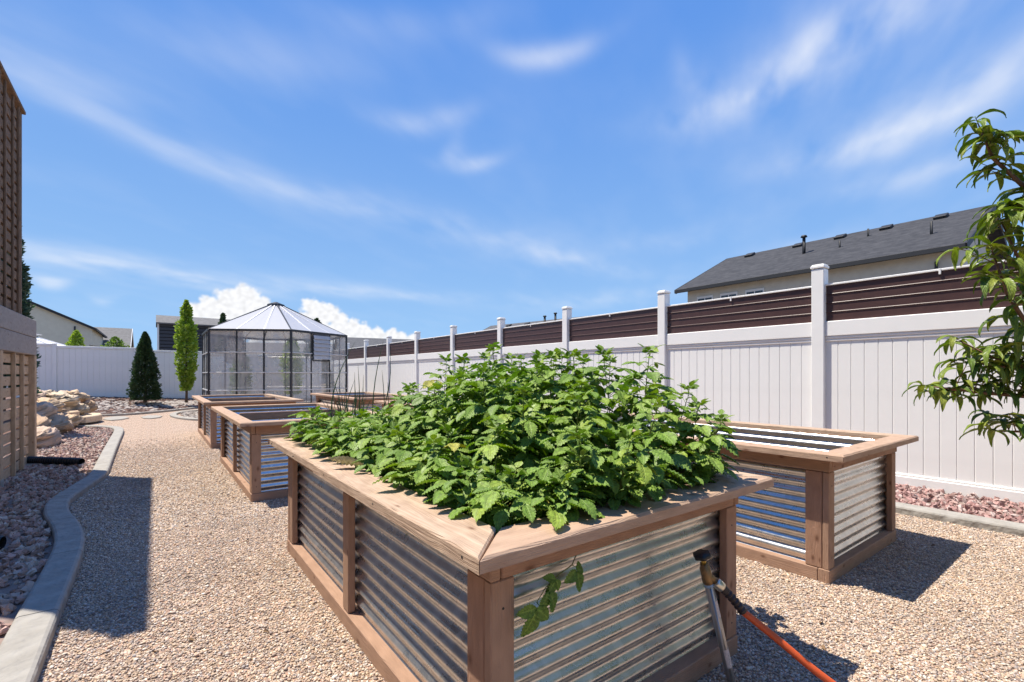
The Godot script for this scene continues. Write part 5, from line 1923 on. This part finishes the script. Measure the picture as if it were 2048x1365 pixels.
# ---------------------------------------------------------------- standpipe and hose
func standpipe() -> void:
	var foot := P(1.955, 0, 1.045)
	var head := P(1.815, 0.475, 1.075)
	var root := thing("standpipe", foot, "leaning galvanised water pipe with brass valve before the raspberry planter", "tap")
	var up := (head - foot).normalized()
	var galv := plain(s(0.42, 0.41, 0.39), 0.42, 0.75)
	var brass := plain(s(0.24, 0.155, 0.075), 0.45, 0.8)
	var yellow := plain(s(0.50, 0.33, 0.07), 0.4, 0.6)
	var st := begin(true)
	tube(st, [Vector3(0, 0, 0) - up * 0.06, (head - foot)], [0.0175, 0.0175], 16)
	part("pipe", st, galv, root)
	var h := head - foot
	st = begin(true)
	tube(st, [h - up * 0.012, h + up * 0.008], [0.0195, 0.0195], 16)
	part("blue_tape", st, plain(s(0.25, 0.38, 0.55), 0.5), root)
	var body := part("valve_body", brass_body(h, up), brass, root)
	st = begin(true)
	tube(st, [h + up * 0.088, h + up * 0.118], [0.011, 0.009], 12)
	part("valve_stem", st, yellow, root)
	# wheel handle, scalloped
	st = begin(true)
	var bt := Basis(Quaternion(Vector3.UP, up))
	var ring := 24
	for k in ring:
		var a := TAU * k / ring
		var a2 := TAU * (k + 1) / ring
		var r1 := 0.033 + 0.003 * sin(a * 6.0)
		var r2 := 0.033 + 0.003 * sin(a2 * 6.0)
		var c := h + up * 0.126
		var p := [c + bt * Vector3(cos(a) * r1, -0.007, sin(a) * r1), c + bt * Vector3(cos(a2) * r2, -0.007, sin(a2) * r2), c + bt * Vector3(cos(a2) * r2, 0.007, sin(a2) * r2), c + bt * Vector3(cos(a) * r1, 0.007, sin(a) * r1)]
		var z := [Vector2.ZERO, Vector2.ZERO, Vector2.ZERO, Vector2.ZERO]
		face(st, p, p[0] - c, z)
		face(st, [c + up * 0.010, p[3], p[2]], up, z)
		face(st, [c - up * 0.009, p[0], p[1]], -up, z)
	part("hand_wheel", st, M.black, root)
	# paper labels wrapped half round the pipe
	for q in [[0.345, 0.075, 0], [0.115, 0.085, 1]]:
		var lb := begin(true)
		var hgt: float = q[1]
		var c := up * float(q[0])
		for k in 10:
			var a := lerpf(-2.6, 0.2, k / 10.0) + (0.5 if q[2] == 0 else -0.1)
			var a2 := lerpf(-2.6, 0.2, (k + 1) / 10.0) + (0.5 if q[2] == 0 else -0.1)
			var d1 := bt * Vector3(cos(a), 0, -sin(a)) * 0.0182
			var d2 := bt * Vector3(cos(a2), 0, -sin(a2)) * 0.0182
			face(lb, [c + d1, c + d2, c + d2 + up * hgt, c + d1 + up * hgt], d1, [Vector2(k / 10.0, 1), Vector2((k + 1) / 10.0, 1), Vector2((k + 1) / 10.0, 0), Vector2(k / 10.0, 0)])
		var paper := StandardMaterial3D.new()
		paper.roughness = 0.8
		var which: int = q[2]
		var rr := RandomNumberGenerator.new()
		rr.seed = 4
		var bars := []
		for k in 64: bars.append(rr.randf() < 0.5)
		var nn := noise(6, 0.06, 3)
		paper.albedo_texture = ImageTexture.create_from_image(image_of(64, 64, func(x: int, y: int) -> Color:
			var c0 := Color(0.78, 0.74, 0.72) * (1.0 + nn.get_noise_2d(x, y) * 0.12)
			if which == 0 and x > 33 and x < 56 and y > 18 and y < 48 and bars[y]: c0 = Color(0.2, 0.2, 0.2)
			if which == 1 and y > 14 and y < 50 and x > 14 and x < 46 and y % 7 < 2 and nn.get_noise_2d(x * 6.0, y) > -0.1: c0 = Color(0.5, 0.48, 0.48)
			c0.a = 1.0
			return c0))
		part("label", lb, paper, root)
	# outlet, coupling, strain relief and hose form the hose object
	var out0 := h + up * 0.045
	var dir := (P(2.0, 0.26, 0.90) - P(1.775, 0.52, 1.075)).normalized()
	var oo := begin(true)
	tube(oo, [out0, out0 + dir * 0.05], [0.014, 0.014], 12)
	part("outlet", oo, brass, root)
	var hs := thing("garden_hose", foot + out0 + dir * 0.05, "orange hose with a black ribbed collar screwed to the leaning pipe", "hose")
	var co := begin(true)
	tube(co, [Vector3.ZERO, dir * 0.006, dir * 0.034, dir * 0.038], [0.019, 0.0215, 0.0215, 0.019], 16)
	part("coupling", co, plain(s(0.6, 0.58, 0.5), 0.3, 0.9), hs)
	var sr := begin()
	var pts := []
	var rad := []
	for k in 27:
		pts.append(dir * (0.036 + 0.115 * k / 26.0) + Vector3(0, -0.02 * pow(k / 26.0, 2.0), 0))
		rad.append(0.0185 if k % 4 < 2 or k < 5 or k > 23 else 0.0145)
	tube(sr, pts, rad, 14)
	part("strain_relief", sr, mottled(s(0.018, 0.012, 0.013), s(0.03, 0.016, 0.018), 5.0, 160, 0.45), hs)
	var o := hs.position
	var curve := Curve3D.new()
	curve.add_point(pts[26] - dir * 0.01, Vector3.ZERO, dir * 0.08 + Vector3(0, -0.02, 0))
	curve.add_point(P(2.07, 0.165, 0.765) - o, P(-0.05, 0.09, 0.06), P(0.05, -0.09, -0.07))
	curve.add_point(P(2.26, 0.022, 0.50) - o, P(-0.07, 0.04, 0.09), P(0.10, -0.004, -0.12))
	curve.add_point(P(2.75, 0.022, 0.0) - o, P(-0.2, 0, 0.1), P(0.2, 0, -0.1))
	curve.add_point(P(3.1, 0.022, -0.8) - o, P(-0.1, 0, 0.3), Vector3.ZERO)
	var hp := []
	var L := curve.get_baked_length()
	for k in 61: hp.append(curve.sample_baked(L * k / 60.0, true))
	var ho := begin(true)
	tube(ho, hp, [0.0145], 14)
	part("hose", ho, plain(s(0.62, 0.095, 0.022), 0.5), hs)

func brass_body(h: Vector3, up: Vector3) -> SurfaceTool:
	var st := begin(true)
	tube(st, [h + up * 0.0, h + up * 0.006, h + up * 0.03, h + up * 0.034, h + up * 0.07, h + up * 0.074, h + up * 0.09], [0.019, 0.0225, 0.0225, 0.021, 0.021, 0.0165, 0.0155], 16)
	return st

# ---------------------------------------------------------------- chives, tall onion blades
func small_plants() -> void:
	var blade := green(s(0.035, 0.075, 0.03), s(0.03, 0.06, 0.02), 0.45)
	# tall blades standing in the far part of the raspberry planter
	var tall := []
	for q in [[-0.22, 0.0, -0.04, 0.74, 0.0, -0.07, 0.0044], [-0.16, 0.05, -0.06, 0.44, 0.05, -0.02, 0.004], [-0.10, 0.0, -0.05, 0.40, 0.02, 0.03, 0.0038], [-0.04, 0.02, -0.05, 0.50, 0.02, 0.0, 0.004], [0.0, -0.03, -0.01, 0.56, -0.02, 0.01, 0.004], [0.03, 0.03, 0.01, 0.48, 0.05, -0.01, 0.0038], [0.10, 0.0, 0.20, 0.76, -0.02, -0.03, 0.0046], [0.12, 0.06, 0.24, 0.50, 0.04, 0.01, 0.004], [0.20, 0.0, 0.18, 0.52, 0.0, 0.01, 0.004], [0.14, -0.06, 0.27, 0.74, -0.06, 0.06, 0.0034], [0.24, 0.02, 0.22, 0.42, 0.02, 0.0, 0.0036], [-0.12, -0.04, -0.20, 0.46, -0.04, 0.02, 0.0036]]:
		tall.append(q)
	blades("onion_plant", P(1.30, 0.85, 3.74), tall, blade, "tall thin dark onion blades rising above the raspberries' low end", "plant")
	# chives in the corner of the second planter
	var tuft := []
	for k in 46:
		var a := rng.randf() * TAU
		var r := rng.randf_range(0.0, 0.10)
		var o := rng.randf_range(0.05, 0.30)
		var hgt := rng.randf_range(0.42, 0.80) * (1.0 - o)
		tuft.append([cos(a) * r, sin(a) * r, cos(a) * (r + o), hgt + 0.1, sin(a) * (r + o), rng.randf_range(-0.03, 0.03), rng.randf_range(0.004, 0.0055)])
	blades("chives", P(1.93, 0.50, 6.0), tuft, blade, "tuft of green chives growing in the corner of an empty planter", "plant")
	# bits of dead leaf lying about on the gravel
	var lf := begin(true)
	leaflet(lf, Transform3D(), 0.04, 0.02, 0.3, 0.8)
	lf.generate_normals()
	var dryc := plain(s(0.20, 0.12, 0.06), 0.85)
	var bits := []
	for k in 110:
		var x := rng.randf_range(-0.3, 5.5)
		var d := rng.randf_range(0.2, 7.0)
		var free := true
		for b in beds:
			if x > b[0] - 0.05 and x < b[1] + 0.05 and d > b[2] - 0.05 and d < b[3] + 0.05: free = false
		if free: bits.append(Transform3D(Basis(Vector3.UP, rng.randf() * TAU) * Basis(Vector3.RIGHT, rng.randf_range(-0.5, 0.5)) * Basis().scaled(Vector3.ONE * rng.randf_range(0.4, 1.0)), P(x, 0.013, d)))
	var li := scatter("leaf_litter", lf.commit(), dryc, bits, [])
	tag(li, "scattered brown bits of dead leaf on the gravel", "litter")
	# drip-line risers in the second planter
	var drip := thing("drip_line", P(1.0, 0.52, 6.2), "thin black drip irrigation tube across the empty planter soil", "tube")
	var st := begin(true)
	tube(st, [Vector3(0, 0, 0), Vector3(0.3, 0.02, -0.7), Vector3(0.55, 0.03, -1.2), Vector3(0.8, 0.0, -1.9)], [0.006], 6)
	part("tube", st, M.black, drip)
	for q in [[0.3, -0.7, 0.2], [0.56, -1.2, 0.24], [0.42, -0.95, 0.16]]:
		var e := begin(true)
		tube(e, [Vector3(q[0], 0.02, q[1]), Vector3(q[0] + 0.02, q[2], q[1])], [0.003, 0.003], 5)
		tube(e, [Vector3(q[0] + 0.02, q[2], q[1]), Vector3(q[0] + 0.02, q[2] + 0.025, q[1])], [0.009, 0.006], 7)
		part("emitter", e, M.black, drip)
